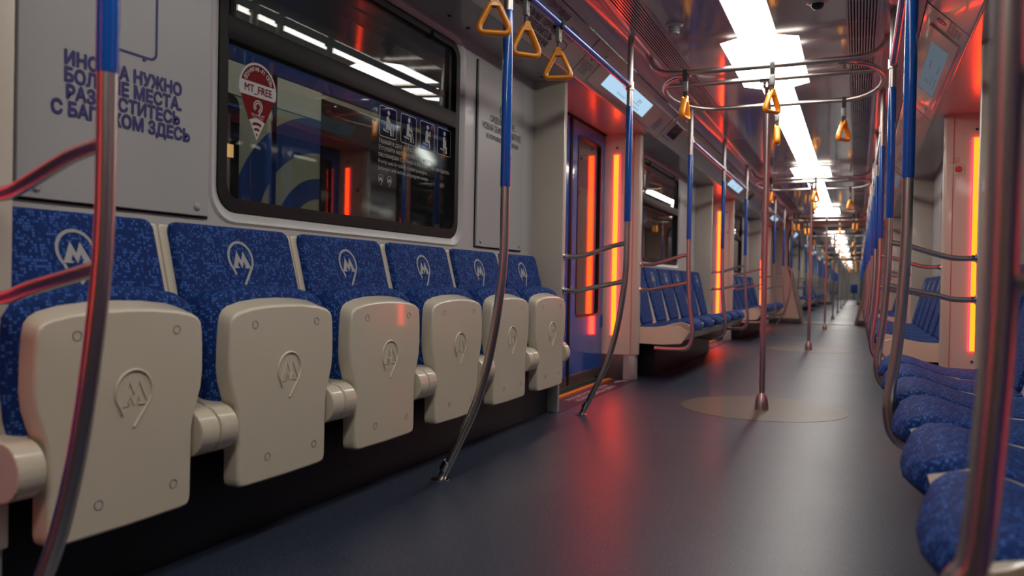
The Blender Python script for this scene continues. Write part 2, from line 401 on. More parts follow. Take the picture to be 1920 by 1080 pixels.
ordn = ['nearest', 'second', 'third', 'fourth', 'fifth', 'sixth', 'seventh', 'eighth', 'ninth', 'tenth', 'eleventh', 'twelfth']
led0 = {}
def led(s, k, y, d):
    yy = y+d*.086
    side = 'left' if s < 0 else 'right'
    lab = 'glowing %s light strip on the %s pillar of the %s doorway, %s side' % ('amber-red', 'far' if d < 0 else 'near', ['nearest', 'second', 'third'][k] if k < 3 else 'distant', side)
    grp = None
    if k >= 3: lab = 'distant red door light strip beyond the gangway on the %s' % side; grp = 'distant door light strips, %s side' % side
    o = thing('light_strip', lab, 'light strip', (s*1.218, yy, .342), grp)
    a = MB(); sgn = s
    a.box(*sorted((s*1.198, s*1.237)), *sorted((yy+d*.010, yy-d*.002)), .345, 1.745, .004, 1); part('lit_core', a, 'led', o)
    b = MB()
    for q in ((1.191, 1.198), (1.237, 1.244)): b.box(*sorted((s*q[0], s*q[1])), *sorted((yy+d*.008, yy-d*.004)), .342, 1.748)
    part('glow_rim', b, 'ledglow', o)  # red halo around the core, built as emitting edges
dn = 0; pn = 0
def door(s, k, n):
    y0, y1 = SEC1+P*k+.07, SEC0+P*(k+1)-.07; ym = (y0+y1)/2; fn = lambda y, z, d: (s*(DA+d), y, z)
    fr = MB(); fr.box(*sorted((s*DA, s*(DA+.06))), y0-.02, y0+.02, 0.0, 1.95); fr.box(*sorted((s*DA, s*(DA+.06))), y1-.02, y1+.02, 0, 1.95); fr.box(*sorted((s*DA, s*(DA+.06))), y0, y1, 1.89, 1.95)
    r = struct('door_%d' % n, fr, 'black')
    for i, (a, b) in enumerate(((y0+.012, ym-.018), (ym+.018, y1-.012))):
        wa, wb = (a+.10, b-.155) if i == 0 else (a+.13, b-.125)
        o = [(a, .055), (b, .055), (b, 1.885), (a, 1.885)]
        win = rrect(wa, wb, .50, 1.80, .05, 5)
        m_ = MB()
        m_.holed(o, win, lambda y, z: fn(y, z, .006)); m_.holed(o, win, lambda y, z: fn(y, z, .04))
        m_.loft([[fn(*p, .006) for p in win], [fn(*p, .04) for p in win]], False, False)
        m_.loft([[fn(*p, .006) for p in o], [fn(*p, .04) for p in o]], False, False)
        lf = part('door_leaf', m_, 'door', r)
        g = MB(); g.frame(win, rrect(wa+.016, wb-.016, .516, 1.784, .04, 5), fn, .002, .03); part('gasket', g, 'black', lf)
        g = MB(); g.box(*sorted((s*(DA+.018), s*(DA+.022))), wa+.005, wb-.005, .505, 1.795); part('pane', g, 'doorglass', lf)
        t = MB(); t.box(*sorted((s*(DA+.0), s*(DA+.04))), a, b, .03, .10, .004); part('bottom_rail', t, 'darkkick', lf)
        if k < 3:
            t = MB(); t.frame(rrect(b-.06, b-.025, .40, .50, .006, 2), rrect(b-.056, b-.029, .404, .496, .004, 2), fn, .0, .01); part('finger_pull', t, 'door', lf)
    sl = MB(); sl.box(*sorted((s*(DA-.004), s*(DA+.035))), ym-.02, ym-.001, .05, 1.89, .006); sl.box(*sorted((s*(DA-.004), s*(DA+.035))), ym+.001, ym+.02, .05, 1.89, .006); part('rubber_seal', sl, 'black', r)
    return r
for k in range(-1, 11):
    for s in (-1, 1):
        if k == -1:
            continue
        pn += 1; y, d = pillar(s, k, 'A', pn); led(s, k, y, d) if k < 3 else None
        pn += 1
        yb, db = pillar(s, k+1, 'B', pn); led(s, k, yb, db) if k < 3 else None
        dn += 1; door(s, k, dn)
# the doorway beside the camera
for s, wh in ((-1, 'B'), (1, 'B'), (-1, 'A'), (1, 'A')):
    pn += 1; y, d = pillar(s, 0 if wh == 'B' else -1, wh, pn)
    if (s, wh) == (1, 'A'): continue
    side = 'left' if s < 0 else 'right'
    yy = y+d*.086
    o = thing('light_strip', 'red light strip of the doorway beside the camera on the %s, %s pillar' % (side, 'far' if wh == 'B' else 'near'), 'light strip', (s*1.218, yy, .342))
    a = MB(); a.box(*sorted((s*1.198, s*1.237)), *sorted((yy+d*.010, yy-d*.002)), .345, 1.745, .004, 1); part('lit_core', a, 'led', o)
    b = MB()
    for q in ((1.191, 1.198), (1.237, 1.244)): b.box(*sorted((s*q[0], s*q[1])), *sorted((yy+d*.008, yy-d*.004)), .342, 1.748)
    part('glow_rim', b, 'ledglow', o)  # emitting edges imitate the red halo of the core
    if wh == 'B': dn += 1; door(s, -1, dn)
bk = MB(); bk.box(-1.36, 1.36, Y_BACK-.05, Y_BACK, 0, 2.15); struct('wall_back', bk, 'wall', smooth=False)
bk = MB(); bk.box(-1.36, 1.36, END_Y, END_Y+.05, 0, 2.15); struct('wall_end', bk, 'pillar', smooth=False)
# gangways: cream bulkheads with a flared opening, dark gasket, lining
for gi, (a, b) in enumerate(GANG):
    op = [(-.50, 0.0), (-.60, .38), (-.71, .82), (-.80, 1.15), (-.80, 1.80), (-.74, 1.95), (.74, 1.95), (.80, 1.80), (.80, 1.15), (.71, .82), (.60, .38), (.50, 0.0)]
    for y in (a, b):
        mb = MB()
        out = [(-1.36, 0), (-1.36, 2.15), (1.36, 2.15), (1.36, 0)]
        for d in (0, .06):
            vs = [mb.bm.verts.new((p[0], y+d, p[1])) for p in op+out[::-1]]
            mb.bm.faces.new(vs)
        struct('wall_gangway', mb, 'pillar', smooth=False)
        if y == a:
            for s in (-1, 1):
                kb = MB(); kb.box(*sorted((s*.53, s*1.22)), y-.03, y, .0, .10, .004); struct('baseboard_gangway', kb, 'darkkick')
                gp = MB(); gp.tube(spline([(s*.485, y-.035, .02), (s*.575, y-.035, .38), (s*.68, y-.035, .82), (s*.735, y-.035, 1.15), (s*.74, y-.035, 1.8)]), .022, 10); struct('trim_gangway_gasket', gp, 'kick')
    mb = MB(); vs = [[(p[0]*.97, y, p[1]*.985+.005) for p in op] for y in (a+.06, b)]
    mb.loft(vs, False, False, closed=False); struct('trim_gangway_lining', mb, 'pillar', smooth=False)

# ------------------------------------------------------------ ceiling equipment
wide0 = None; nar0 = None
def light_mesh(outline, name, lab, y, grp):
    o = thing(name, lab, 'ceiling light', (0, y, 2.07), grp)
    mb = MB(); mb.loft([[(p[0], p[1], 2.0838) for p in outline], [(p[0], p[1], 2.0820) for p in outline]], True, True); part('diffuser', mb, 'light', o, smooth=False)
    hb = MB(); hb.prism([(p[0]*1.01, p[1]) for p in outline], 'z', 2.0842, 2.09); part('housing', hb, 'ceil', o)
    return o
k = -1
while 5.0+P*k < END_Y:
    yc = 5.0+P*k
    far = yc > 16
    if not any(a-1.2 < yc < b+1.2 for a, b in GANG):
        w_ = [(-.10, yc-.60), (.10, yc-.60), (.205, yc-.53), (.205, yc+.50), (.10, yc+.59), (-.10, yc+.59), (-.205, yc+.50), (-.205, yc-.53)]
        light_mesh(w_, 'ceiling_light', ['wide white ceiling light panel above the doorway by the camera', 'wide white ceiling light panel above the nearest grab hoop', 'wide white ceiling light panel above the second grab hoop', 'wide white ceiling light panel above the third grab hoop'][k+1] if not far else 'distant wide ceiling light panel past the gangway', yc, 'wide ceiling lights past the gangway' if far else None)
    for j, (a, b) in enumerate(((yc+.60, yc+2.51), (yc+2.52, yc+4.39))):
        if b > END_Y-.1: continue
        if any(a < gb and b > ga for ga, gb in GANG):
            continue
        lab = 'narrow white ceiling light panel running on from the wide panel above hoop %s, %s half' % (['none', 'one', 'two', 'three'][max(k+1, 0)] if k < 3 else 'x', 'near' if j == 0 else 'far')
        if k == -1: lab = 'narrow ceiling light panel nearest the camera, %s half' % ('near' if j == 0 else 'far')
        elif k == 0: lab = 'narrow ceiling light panel between the first and second wide panels, %s half' % ('near' if j == 0 else 'far')
        elif k == 1: lab = 'narrow ceiling light panel between the second and third wide panels, %s half' % ('near' if j == 0 else 'far')
        elif k == 2: lab = 'narrow ceiling light panel beyond the third wide panel'
        else: lab = 'distant narrow ceiling light panel past the gangway'
        light_mesh([(-.10, a), (.10, a), (.10, b), (-.10, b)], 'ceiling_light', lab, a, 'narrow ceiling lights past the gangway' if k > 2 else None)
    k += 1
# vent grilles
def vent(s, y0, y1, lab, grp=None):
    o = thing('vent_grille', lab, 'vent', (s*.515, y0, 2.085), grp)
    fb = MB()
    for a in (.440, .577): fb.box(*sorted((s*a, s*(a+.010))), y0, y1, 2.081, 2.116)
    yy = y0
    while yy < y1: fb.box(*sorted((s*.445, s*.58)), yy, yy+.006, 2.102, 2.112); yy += .3125
    part('frame', fb, 'cove', o)
    for j in range(9):
        a = .4535+j*.0138; t = MB(); t.prism([(s*a, 2.084), (s*(a+.0072), 2.084), (s*(a+.0072), 2.104), (s*a, 2.104)], 'y', y0+.005, y1-.005); part('slat', t, 'cove', o, smooth=False)
    return o
for s in (-1, 1):
    side = 'left' if s < 0 else 'right'
    base = None
    for i, y0 in enumerate([-3.5, 0, 2.5, 5, 7.5, 10, 12.5]):
        ylen = 3.49 if i == 0 else 2.49
        lab = ['slatted ceiling vent over the camera, %s', 'slatted ceiling vent from the camera to the second hanging pole, %s', 'slatted ceiling vent just before the nearest grab hoop, %s', 'slatted ceiling vent starting at the nearest grab hoop, %s', 'slatted ceiling vent just before the second grab hoop, %s', 'slatted ceiling vent starting at the second grab hoop, %s', 'slatted ceiling vent just before the third grab hoop, %s'][i] % (side+' side')
        vent(s, y0, y0+ylen, lab)
    vent(s, 15, 16.98, 'slatted ceiling vent between the third grab hoop and the gangway, %s side' % side)
    for q in (18.2, 28.0, 38.2, 47.5): vent(s, q, q+9, 'distant slatted ceiling vent past the gangway, %s side' % side, 'distant vents, %s side' % side)
# smoke detector and camera dome
o = thing('smoke_detector', 'round white smoke detector on the ceiling left of the lights', 'detector', (-.37, 4.05, 2.085))
t = MB(); t.lathe([(.045, 2.085), (.045, 2.077), (.036, 2.067), (.0001, 2.067)], (-.37, 4.05, 0)); part('base', t, 'cove', o)
t = MB(); t.lathe([(.028, 2.068), (.028, 2.058), (.023, 2.057), (.023, 2.053), (.028, 2.052), (.028, 2.045), (.023, 2.044), (.023, 2.041), (.027, 2.040), (.025, 2.031), (.0001, 2.030)], (-.37, 4.05, 0)); part('sensor', t, 'panel', o)
o = thing('dome_camera', 'small dark dome camera on the ceiling right of the lights', 'camera', (.32, 3.95, 2.085))
t = MB(); t.lathe([(.048, 2.085), (.048, 2.075), (.036, 2.067), (.0001, 2.067)], (.32, 3.95, 0)); part('base', t, 'cove', o)
t = MB(); t.lathe([(.030, 2.068), (.028, 2.057), (.019, 2.046), (.0001, 2.041)], (.32, 3.95, 0)); part('dome', t, 'nblack', o)

# ------------------------------------------------------------ grab hoops, centre poles, hanging straps
ZB = 1.985
def hoop(yc, lab, grp=None):
    o = thing('grab_hoop', lab, 'grab rail', (0, yc, ZB), grp)
    yr, ym, yf = yc-.36, yc-.085, yc+.60
    t = MB(); t.tube(fillet([(-.655, yr, 2.125), (-.60, yr, ZB), (.60, yr, ZB), (.655, yr, 2.125)], .14, 8), .0165, 14); part('ceiling_bar', t, 'steel', o)
    h = MB(); pts = [(-.40, yr+.01, ZB-.01)]+[(-.40-.235*math.sin(math.radians(a)), yc+.12-.48*math.cos(math.radians(a)), ZB-.012) for a in range(10, 171, 16)]+[(-.40, yf, ZB-.012), (.40, yf, ZB-.012)]
    pts += [(.40+.235*math.sin(math.radians(a)), yc+.12+.48*math.cos(math.radians(a)), ZB-.012) for a in range(10, 171, 16)]+[(.40, yr+.01, ZB-.01)]
    h.tube(pts, .0155, 14); part('hoop_rail', h, 'steel', o)
    t = MB(); t.tube([(-.605, ym, ZB-.005), (.605, ym, ZB-.005)], .0145, 12); part('cross_bar', t, 'steel', o)
    return o
def centre_pole(yc, lab, grp=None):
    yp = yc-.0; o = thing('centre_pole', lab, 'pole', (0, yp, 0), grp)
    t = MB(); t.tube(fillet([(0, yp, .05), (0, yp, 1.9), (0, yp-.085, ZB-.03)], .12, 5), .0165, 16); part('tube', t, 'steel', o)
    t = MB(); t.lathe([(.041, 0), (.041, .012), (.037, .05), (.029, .082), (.019, .10), (.0001, .10)], (0, yp, 0), 20); part('base_cup', t, 'steel', o)
    t = MB(); t.lathe([(.0001, 1.925), (.022, 1.93), (.023, 1.975), (.0001, 1.98)], (0, yp-.07, 0), 16); t.tube([(-.04, yp-.085, ZB-.005), (.04, yp-.085, ZB-.005)], .021, 14); part('top_socket', t, 'chrome', o)
    return o
def grip_mesh(mb, c, ang, zt, size=.125):
    # rounded triangular loop hanging with its apex at zt, turned by ang about the vertical
    u = Vector((math.cos(ang), math.sin(ang), 0)); n = Vector((-math.sin(ang), math.cos(ang), 0)); hh = size*1.05
    tri = [(0, .008), (.06, -hh), (-.06, -hh)]; tri = [(-.011, -.006), (.011, -.006), (size*.5, -hh+.02), (size*.44, -hh), (-size*.44, -hh), (-size*.5, -hh+.02)]
    pts = []
    n_ = len(tri)
    for i in range(n_):
        p, q, r = Vector(tri[i-1]), Vector(tri[i]), Vector(tri[(i+1) % n_])
        a = q+(p-q)*.32; b = q+(r-q)*.32
        a = q+(p-q).normalized()*min(.016, (p-q).length*.45); b = q+(r-q).normalized()*min(.016, (r-q).length*.45)
        for k in range(4):
            x = k/3; pts.append(a*(1-x)**2+q*2*x*(1-x)+b*x*x)
    P3 = [Vector(c)+u*p.x+Vector((0, 0, zt+p.y)) for p in pts]
    mb.tube(P3, .0108, 10, closed=True, r2=.019, side=n)
    for k in (-1, 1):
        q = Vector(c)+n*k*.0135
        ring = [(-.017, -.022), (.017, -.022), (.011, .006), (.006, .013), (-.006, .013), (-.011, .006)]
        mb.loft([[q+u*p[0]+n*d+Vector((0, 0, zt+p[1])) for p in ring] for d in (-.004, .004)])
def strap(c, ang, lab, grp=None, zb=ZB, drop=.14, size=.125, barr=.0165, barax='x'):
    size = .108; o = thing('hanging_strap', lab, 'strap', (c[0], c[1], zb), grp)
    u = Vector((1, 0, 0)) if barax == 'x' else Vector((0, 1, 0)); v = Vector((0, 1, 0)) if barax == 'x' else Vector((1, 0, 0)); wd = .0125
    zt = zb-drop; b = MB(); loop = []
    for a in range(0, 181, 20): loop.append((-(barr+.002)*math.cos(math.radians(a)), (barr+.002)*math.sin(math.radians(a))))
    loop = [(-.006, -drop+.085), (-barr-.002, -.02)]+loop+[(barr+.002, -.02), (.006, -drop+.085)]
    for i in range(len(loop)-1):
        p, q = loop[i], loop[i+1]; ds = Vector((q[0]-p[0], q[1]-p[1])).normalized(); nn = Vector((-ds.y, ds.x))*.0014
        b.loft([[Vector(c)+u*e+v*(x[0])+Vector((0, 0, zb+x[1])) for x in ((p[0]+nn.x, p[1]+nn.y), (q[0]+nn.x, q[1]+nn.y), (q[0]-nn.x, q[1]-nn.y), (p[0]-nn.x, p[1]-nn.y))] for e in (-wd, wd)])
    x0 = Vector(c)
    b.loft([[x0+u*e+v*g+Vector((0, 0, z)) for e, g in ((-wd, -.003), (wd, -.003), (wd, .003), (-wd, .003))] for z in (zt+.002, zt+.092)])
    part('webbing', b, 'strap', o, smooth=False)
    k = MB(); k.loft([[x0+u*e+v*g+Vector((0, 0, z)) for e, g in ((-.0155, -.009), (.0155, -.009), (.0155, .009), (-.0155, .009))] for z in (zt+.028, zt+.09)])
    k._bev(k.bm.faces[:], .003, 2)
    for z in (zt+.045, zt+.073): k.lathe([(.0045, -.0105), (.0045, .0105)], (c[0], c[1], z), 8, 'y' if barax == 'x' else 'x')
    part('clip', k, 'clip', o)
    g = MB(); grip_mesh(g, (c[0], c[1], 0), ang, zt-.008, size); part('grip', g, 'yellow', o, ang=1.2)
    return o
hp = hoop(5.0, 'steel grab hoop hanging above the nearest round floor inlay'); cp = centre_pole(5.0, 'nearest steel centre pole standing on the round floor inlay')
hlabs = {1: 'second steel grab hoop, above the second centre pole', 2: 'third steel grab hoop, last one before the gangway'}
plabs = {1: 'second steel centre pole from the camera', 2: 'third steel centre pole, last before the gangway'}
st_spec = [((-.428, -.36), 1.45), ((.058, -.36), .95), ((0.0, .60), 1.75), ((.414, .60), .95)]
st_names = ['amber grip strap at the left end of the %s hoop\'s ceiling bar', 'amber grip strap in the middle of the %s hoop\'s ceiling bar', 'amber grip strap in the middle of the %s hoop\'s far rail', 'amber grip strap at the right of the %s hoop\'s far rail']
sts = [strap((x, 5.0+dy, 0), a, st_names[i] % 'nearest', zb=(ZB if dy < 0 else ZB-.012)) for i, ((x, dy), a) in enumerate(st_spec)]
inl0 = MB(); inl0.prism(arc(0, 5.06, .49, 0, 360, 72)[:-1], 'z', -.002, .0012); inl = solo('floor_inlay', inl0, 'inlay', 'round beige floor inlay around the nearest centre pole', 'floor inlay', (0, 5.06, 0), smooth=False)
for k in range(1, 11):
    d = (0, P*k, 0); far = k > 2
    if far: d = (0, P*k-.1, 0)
    clone(hp, d, hlabs.get(k, 'distant steel grab hoop past the gangway'), 'distant grab hoops past the gangway' if far else None)
    clone(cp, d, plabs.get(k, 'distant steel centre pole past the gangway'), 'distant centre poles past the gangway' if far else None)
    clone(inl, d, {1: 'round beige floor inlay around the second centre pole', 2: 'round beige floor inlay around the third centre pole'}.get(k, 'distant round floor inlay past the gangway'), 'distant floor inlays past the gangway' if far else None)
    if k == 2:
        for i, (x, dy, lab) in enumerate(((-.52, -.36, 'outermost of the amber grips bunched at the left of the third hoop'), (-.45, -.36, 'second of the amber grips bunched at the left of the third hoop'), (-.40, .60, 'lowest of the amber grips bunched at the left of the third hoop'), (-.33, .60, 'innermost of the amber grips bunched at the left of the third hoop'), (.20, .60, 'single amber grip in the middle right of the third hoop'), (.50, -.36, 'outermost of the amber grips bunched at the right of the third hoop'), (.44, -.36, 'innermost of the amber grips bunched at the right of the third hoop'))):
            q = sts[0] if dy < 0 else sts[2]; ox = st_spec[0 if dy < 0 else 2][0][0]
            clone(q, (x-ox, P*k, 0), lab)
        continue
    for i, q in enumerate(sts):
        c = clone(q, d, (st_names[i] % {1: 'second', 2: 'third'}[k]) if not far else 'distant amber grip strap on a hoop past the gangway', 'distant hoop straps past the gangway' if far else None)

# ------------------------------------------------------------ side poles and overhead rails
def sleeve_and_tube(o, s, y, path, z_lo=1.09, z_hi=1.725, a_=.655):
    t = MB(); t.tube(S(s, path), .0165, 16); part('tube', t, 'steel', o)
    t = MB(); t.tube([(s*a_, y, z_lo), (s*a_, y, z_lo+.004), (s*a_, y, z_hi-.004), (s*a_, y, z_hi)], [.0172, .0185, .0185, .0172], 16); part('blue_sleeve', t, 'blue', o)
def rails(o, s, y, dy):
    for z0, z1 in ((.972, .897), (.762, .702)):
        t = MB(); t.tube(S(s, spline([(.66, y, z0), (.74, y, z0-.018), (.86, y+dy*.3, z1+.018), (.94, y+dy*.7, z1), (1.026, y+dy, z1)], 5)), .0135, 12)
        part('arm_rail', t, 'steel', o)
        t = MB(); t.lathe([(.0001, .0), (.022, .0), (.022, .005), (.0165, .006), (.016, .022), (.0001, .023)], (s*1.03, y+dy, z1), 16, 'x', -s); part('rail_rosette', t, 'chrome', o)
def pole_floor(s, y, lab, dy=None, grp=None):
    o = thing('grab_pole', lab, 'pole', (s*.655, y, 0), grp)
    path = spline([(.653, y, 2.112), (.655, y, 1.93), (.655, y, 1.5), (.655, y, 1.09), (.657, y, .84), (.672, y, .68), (.708, y, .47), (.76, y, .29), (.835, y, .13), (.90, y, .0)], 5)
    sleeve_and_tube(o, s, y, path)
    t = MB(); t.lathe([(.034, 0), (.034, .004), (.0001, .005)], (s*.902, y, 0), 20); t.tube(S(s, [(.885, y, .04), (.868, y, .072)]), .0195, 14); part('floor_flange', t, 'chrome', o)
    t = MB(); t.tube([(s*.655, y, 1.815), (s*.655, y, 1.86)], .0225, 14); part('rail_joint', t, 'steel', o)
    if dy is not None: rails(o, s, y, dy)
    return o
def pole_seat(s, y, lab, dy=None, grp=None, low=0):
    o = thing('grab_pole', lab, 'pole', (s*.655, y, .25), grp)
    path = spline([(.653, y, 2.112), (.655, y, 1.93), (.655, y, 1.5), (.655, y, 1.09), (.653, y, .88-low), (.646, y, .72-low), (.635, y, .57-low*.8), (.619, y, .44), (.614, y, .365), (.628, y, .298), (.672, y, .262), (.78, y, .254), (.90, y, .256)], 5)
    sleeve_and_tube(o, s, y, path)
    t = MB(); t.tube([(s*.655, y, 1.815), (s*.655, y, 1.86)], .0225, 14); part('rail_joint', t, 'steel', o)
    if dy is not None: rails(o, s, y, dy)
    return o
def overhead(s, y0, y1, lab, grp=None):
    o = thing('overhead_rail', lab, 'grab rail', (s*.655, y0, 1.838), grp)
    t = MB(); t.tube([(s*.655, y0+.02, 1.838), (s*.655, y0+.12, 1.838)], .0165, 14); t.tube([(s*.655, y1-.12, 1.838), (s*.655, y1-.02, 1.838)], .0165, 14); part('rail_end', t, 'steel', o)
    t = MB(); t.tube([(s*.655, y0+.09, 1.838), (s*.655, y1-.07, 1.838)], .0185, 14); part('blue_sleeve', t, 'blue', o)
PS, PM, PE = 1.0, 2.61, 4.262
secn = ['nearest', 'second', 'third']
proto = {}
for s in (-1, 1):
    side = 'left' if s < 0 else 'right'
    for n in range(0, 3):
        for j, (yy, dy) in enumerate(((PS if n else (.955 if s < 0 else .935), .03), (PM if s < 0 or n else 2.72, None), (PE, .02))):
            y = yy+n*P
            if (n, j) == (0, 0) and s < 0: lab = 'foreground blue-sleeved steel pole in front of the luggage poster on the left'
            elif (n, j) == (0, 0): lab = 'blurred steel pole in the foreground at the right edge'
            elif s < 0 and n == 0: lab = ['', 'blue-sleeved pole in front of the row of folded seats, before the grey panel', 'blue-sleeved pole with two arm rails by the nearest left door'][j]
            elif s > 0 and n == 0: lab = ['', 'thick near blue-sleeved pole in front of the right-hand seat row', 'blue-sleeved pole with two arm rails beside the right-hand light strip'][j]
            else: lab = 'blue-sleeved pole at the %s of the %s seat row on the %s' % (['near end', 'middle', 'far end'][j], secn[n], side)
            if n == 0 and s < 0: pole_floor(s, y, lab, dy)
            elif n == 0: pole_seat(s, y, lab, dy, low=.12 if j == 0 else 0)
            else:
                key = (s, j)
                if key not in proto: proto[key] = (pole_seat(s, y, lab, dy), n)
                else: clone(proto[key][0], (0, P*(n-proto[key][1]), 0), lab)
        overhead(s, (.955 if n == 0 else PS)+n*P, PE+n*P, 'blue overhead rail along the %s seat row on the %s' % (secn[n], side))
    e = pole_floor(s, 16.08, 'curved blue-sleeved pole just before the gangway on the %s' % side, None)
    for n in (4, 5, 6, 8, 9, 10):
        for j in range(3): clone(proto[(s, j)][0], (0, P*(n-proto[(s, j)][1])-.1, 0), 'distant blue-sleeved pole past the gangway on the %s' % side, 'distant poles past the gangway, %s side' % side)
    for y in (18.25, 36.2, 38.3): clone(e, (0, y-16.08, 0), 'distant blue-sleeved pole past the gangway on the %s' % side, 'distant poles past the gangway, %s side' % side)
    for n in (4, 5, 6, 8, 9, 10): overhead(s, PS+n*P, PE+n*P, 'distant overhead rail past the gangway on the %s' % side, 'distant overhead rails, %s side' % side)
rs = [(2.49, .55, 'amber grip strap on the left rail, nearest of three, in front of the blue pole'), (2.775, .80, 'amber grip strap on the left rail, middle of the three'), (3.13, .25, 'amber grip strap on the left rail, last of three, lowest in view by the doorway')]
rp = None
for y, a, lab in rs:
    q = strap((-.655, y, 0), a, lab, zb=1.838, drop=.108, size=.14, barr=.0185, barax='y')
    rp = rp or q
for s in (-1, 1):
    side = 'left' if s < 0 else 'right'
    pr = strap((s*.655, 21.6, 0), .9*s, 'distant amber grip strap on the %s overhead rail past the gangway' % side, 'distant rail straps, %s side' % side, zb=1.838, drop=.12, size=.13, barr=.0185, barax='y')
    for y in (22.0, 22.4, 22.8, 23.2, 26.6, 27.2, 27.8, 31.6, 32.2, 32.8, 42, 43, 47, 48, 52, 53): clone(pr, (0, y-21.6, 0))

# ------------------------------------------------------------ seats
LEAN = Vector((.255, 0, .967)).normalized()
def back_fn(s, y0, a0, z0, mirror=1):
    # u across the seat (+u = further along the car for left side), v up along the lean, d towards the aisle
    nrm = Vector((-LEAN.z, 0, LEAN.x))
    return lambda u, v, d: (s*(a0+LEAN.x*v+nrm.x*d), y0+u, z0+LEAN.z*v+nrm.z*d)
def back_outline(htop, hbot, L, r=.03):
    pts = []
    for (x, y, a0) in ((htop-r, L-r, 0), ):
        pass
    right = arc(htop-r, L-r, r, 0, 90, 4); left = [(-x, y) for x, y in right[::-1]]
    low = arc(hbot-r, r, r, -90, 0, 4)
    mid = [(hbot+(htop-hbot)*t*t*(3-2*t), r+(L-2*r)*t) for t in (.25, .5, .75)]
    rt = low+mid+right
    return rt+[(-x, y) for x, y in rt[::-1]]
def backrest(o, s, y0, zb, L, hbot, a_top=1.157, z_top=.896, logo=True):
    a0 = a_top-LEAN.x*L; z0 = z_top-LEAN.z*L; fn = back_fn(s, y0, a0, z0)
    mb = MB(); mb.pillow(back_outline(.238, hbot, L), fn, -.034, 0, .014, 3, .008)
    b = part('backrest', mb, 'fabric', o, ang=1.0)
    if logo:
        lg = MB(); vc = L-.098; sg = -s
        flat_logo(lg, lambda u, v, d: fn(sg*u-.004, vc+v, .0006+d), .048); part('emblem', lg, 'logo', b, 'grey woven letter emblem', smooth=False)
    return fn
COV = [(.0, .692), (.07, .690), (.14, .683), (.185, .672), (.203, .662), (.213, .648), (.217, .625), (.2195, .58), (.2205, .515), (.216, .475), (.205, .440), (.194, .410), (.188, .38), (.1865, .30), (.186, .215), (.183, .200), (.175, .191), (.155, .188), (0, .186)]
def dens(pts, mx=.03):
    out = []
    for p, q in zip(pts, pts[1:]):
        n = max(1, int(math.hypot(q[0]-p[0], q[1]-p[1])/mx+.5))
        out += [(p[0]+(q[0]-p[0])*i/n, p[1]+(q[1]-p[1])*i/n) for i in range(n)]
    return out+[pts[-1]]
def fold_seat(s, y, lab, grp=None):
    o = thing('folding_seat', lab, 'seat', (s*1.2, y, .19), grp)
    fn3 = lambda u, v, d: (s*d, y+u, v)
    # shell behind the backrest
    sh = MB(); fn = back_fn(s, y, 1.157-LEAN.x*.40, .896-LEAN.z*.40)
    sh.pillow(back_outline(.2635, .2635, .395, .012), fn, -.05, -.020, .006, 2)
    sh.box(*sorted((s*1.16, s*1.215)), y-.2635, y+.2635, .28, .56, .01)
    shell = part('seat_shell', sh, 'cream', o)
    prof = [(1.205, .285)]+[(1.005+.062*math.cos(math.radians(a)), .357+.062*math.sin(math.radians(a))) for a in range(270, 89, -15)]+[(1.05, .43), (1.085, .455), (1.112, .495), (1.13, .55), (1.15, .60), (1.205, .60)]
    for k in (-1, 1):
        ym = y+k*.2325; ar = MB(); ar.prism([(s*p[0], p[1]) for p in prof], 'y', ym-.0305, ym+.0305, .007, 2)
        part('hinge_arm', ar, 'cream', o)
        pn_ = MB(); pn_.lathe([(.012, -.03), (.012, .03)], (s*1.0, ym-k*.02, .355), 12, 'y'); part('hinge_pin', pn_, 'darkkick', o)
    backrest(o, s, y, 0, .36, .241)
    # folded cushion
    half = [(.0, .724), (.12, .718), (.19, .707), (.228, .688), (.246, .66), (.250, .61), (.248, .52), (.240, .45), (.225, .40), (.19, .375), (0, .37)]
    half = dens(half, .025); outl = half+[(-x, z) for x, z in half[::-1]][1:-1]
    cu = MB(); cu.pillow(outl, fn3, 1.118, 1.008, .035, 4, .02); part('folded_cushion', cu, 'fabric', o, ang=1.2)
    half = dens(COV, .03); outl = half+[(-x, z) for x, z in half[::-1]][1:-1]
    fn4 = lambda u, v, d: (s*d, y+u, v-.020*max(0, (v-.56)/.13)*(1.012-d)/.05)
    cv = MB(); cv.pillow(outl, fn4, 1.012, .962, .009, 3, .003); cover = part('seat_cover', cv, 'cream', o, ang=.9)
    lg = MB(); sg = -s
    ridge_logo(lg, lambda u, v, d: (s*(.9615-d), y+sg*u+.015, .487+v), .049); part('embossed_emblem', lg, 'cream', cover, ang=1.2)
    for (u, z) in ((-.128, .620), (.134, .620), (-.072, .254), (.130, .254)):
        h = MB(); h.lathe([(.0115, -.003), (.0115, .001), (.0095, .0013), (.0085, -.0006), (.0001, -.0008)], (s*.962, y+u, z), 14, 'x', -s)
        part('screw_recess', h, ['kick'], cover)
    return o
fs0 = None
for i in range(6):
    y = 1.27+.53*i
    lab = ['nearest folded-up blue seat with cream shell, cut by the left picture edge', 'second folded-up blue seat with cream shell, below the luggage poster and window corner', 'third folded-up blue seat with cream shell, below the left half of the window', 'fourth folded-up blue seat with cream shell, red glints left of it, below the window', 'fifth folded-up blue seat, partly behind the curved pole', 'sixth folded-up blue seat, last of its row beside the doorway'][i]
    if fs0 is None: fs0 = fold_seat(-1, y, lab, 'folded seats along the left wall')
    else: clone(fs0, (0, .53*i, 0), lab)
# dark plinth below the folded seats
pl = MB(); pl.box(-1.215, -1.10, 1.06, 4.245, 0, .28, .006); struct('baseboard_left', pl, 'dark')

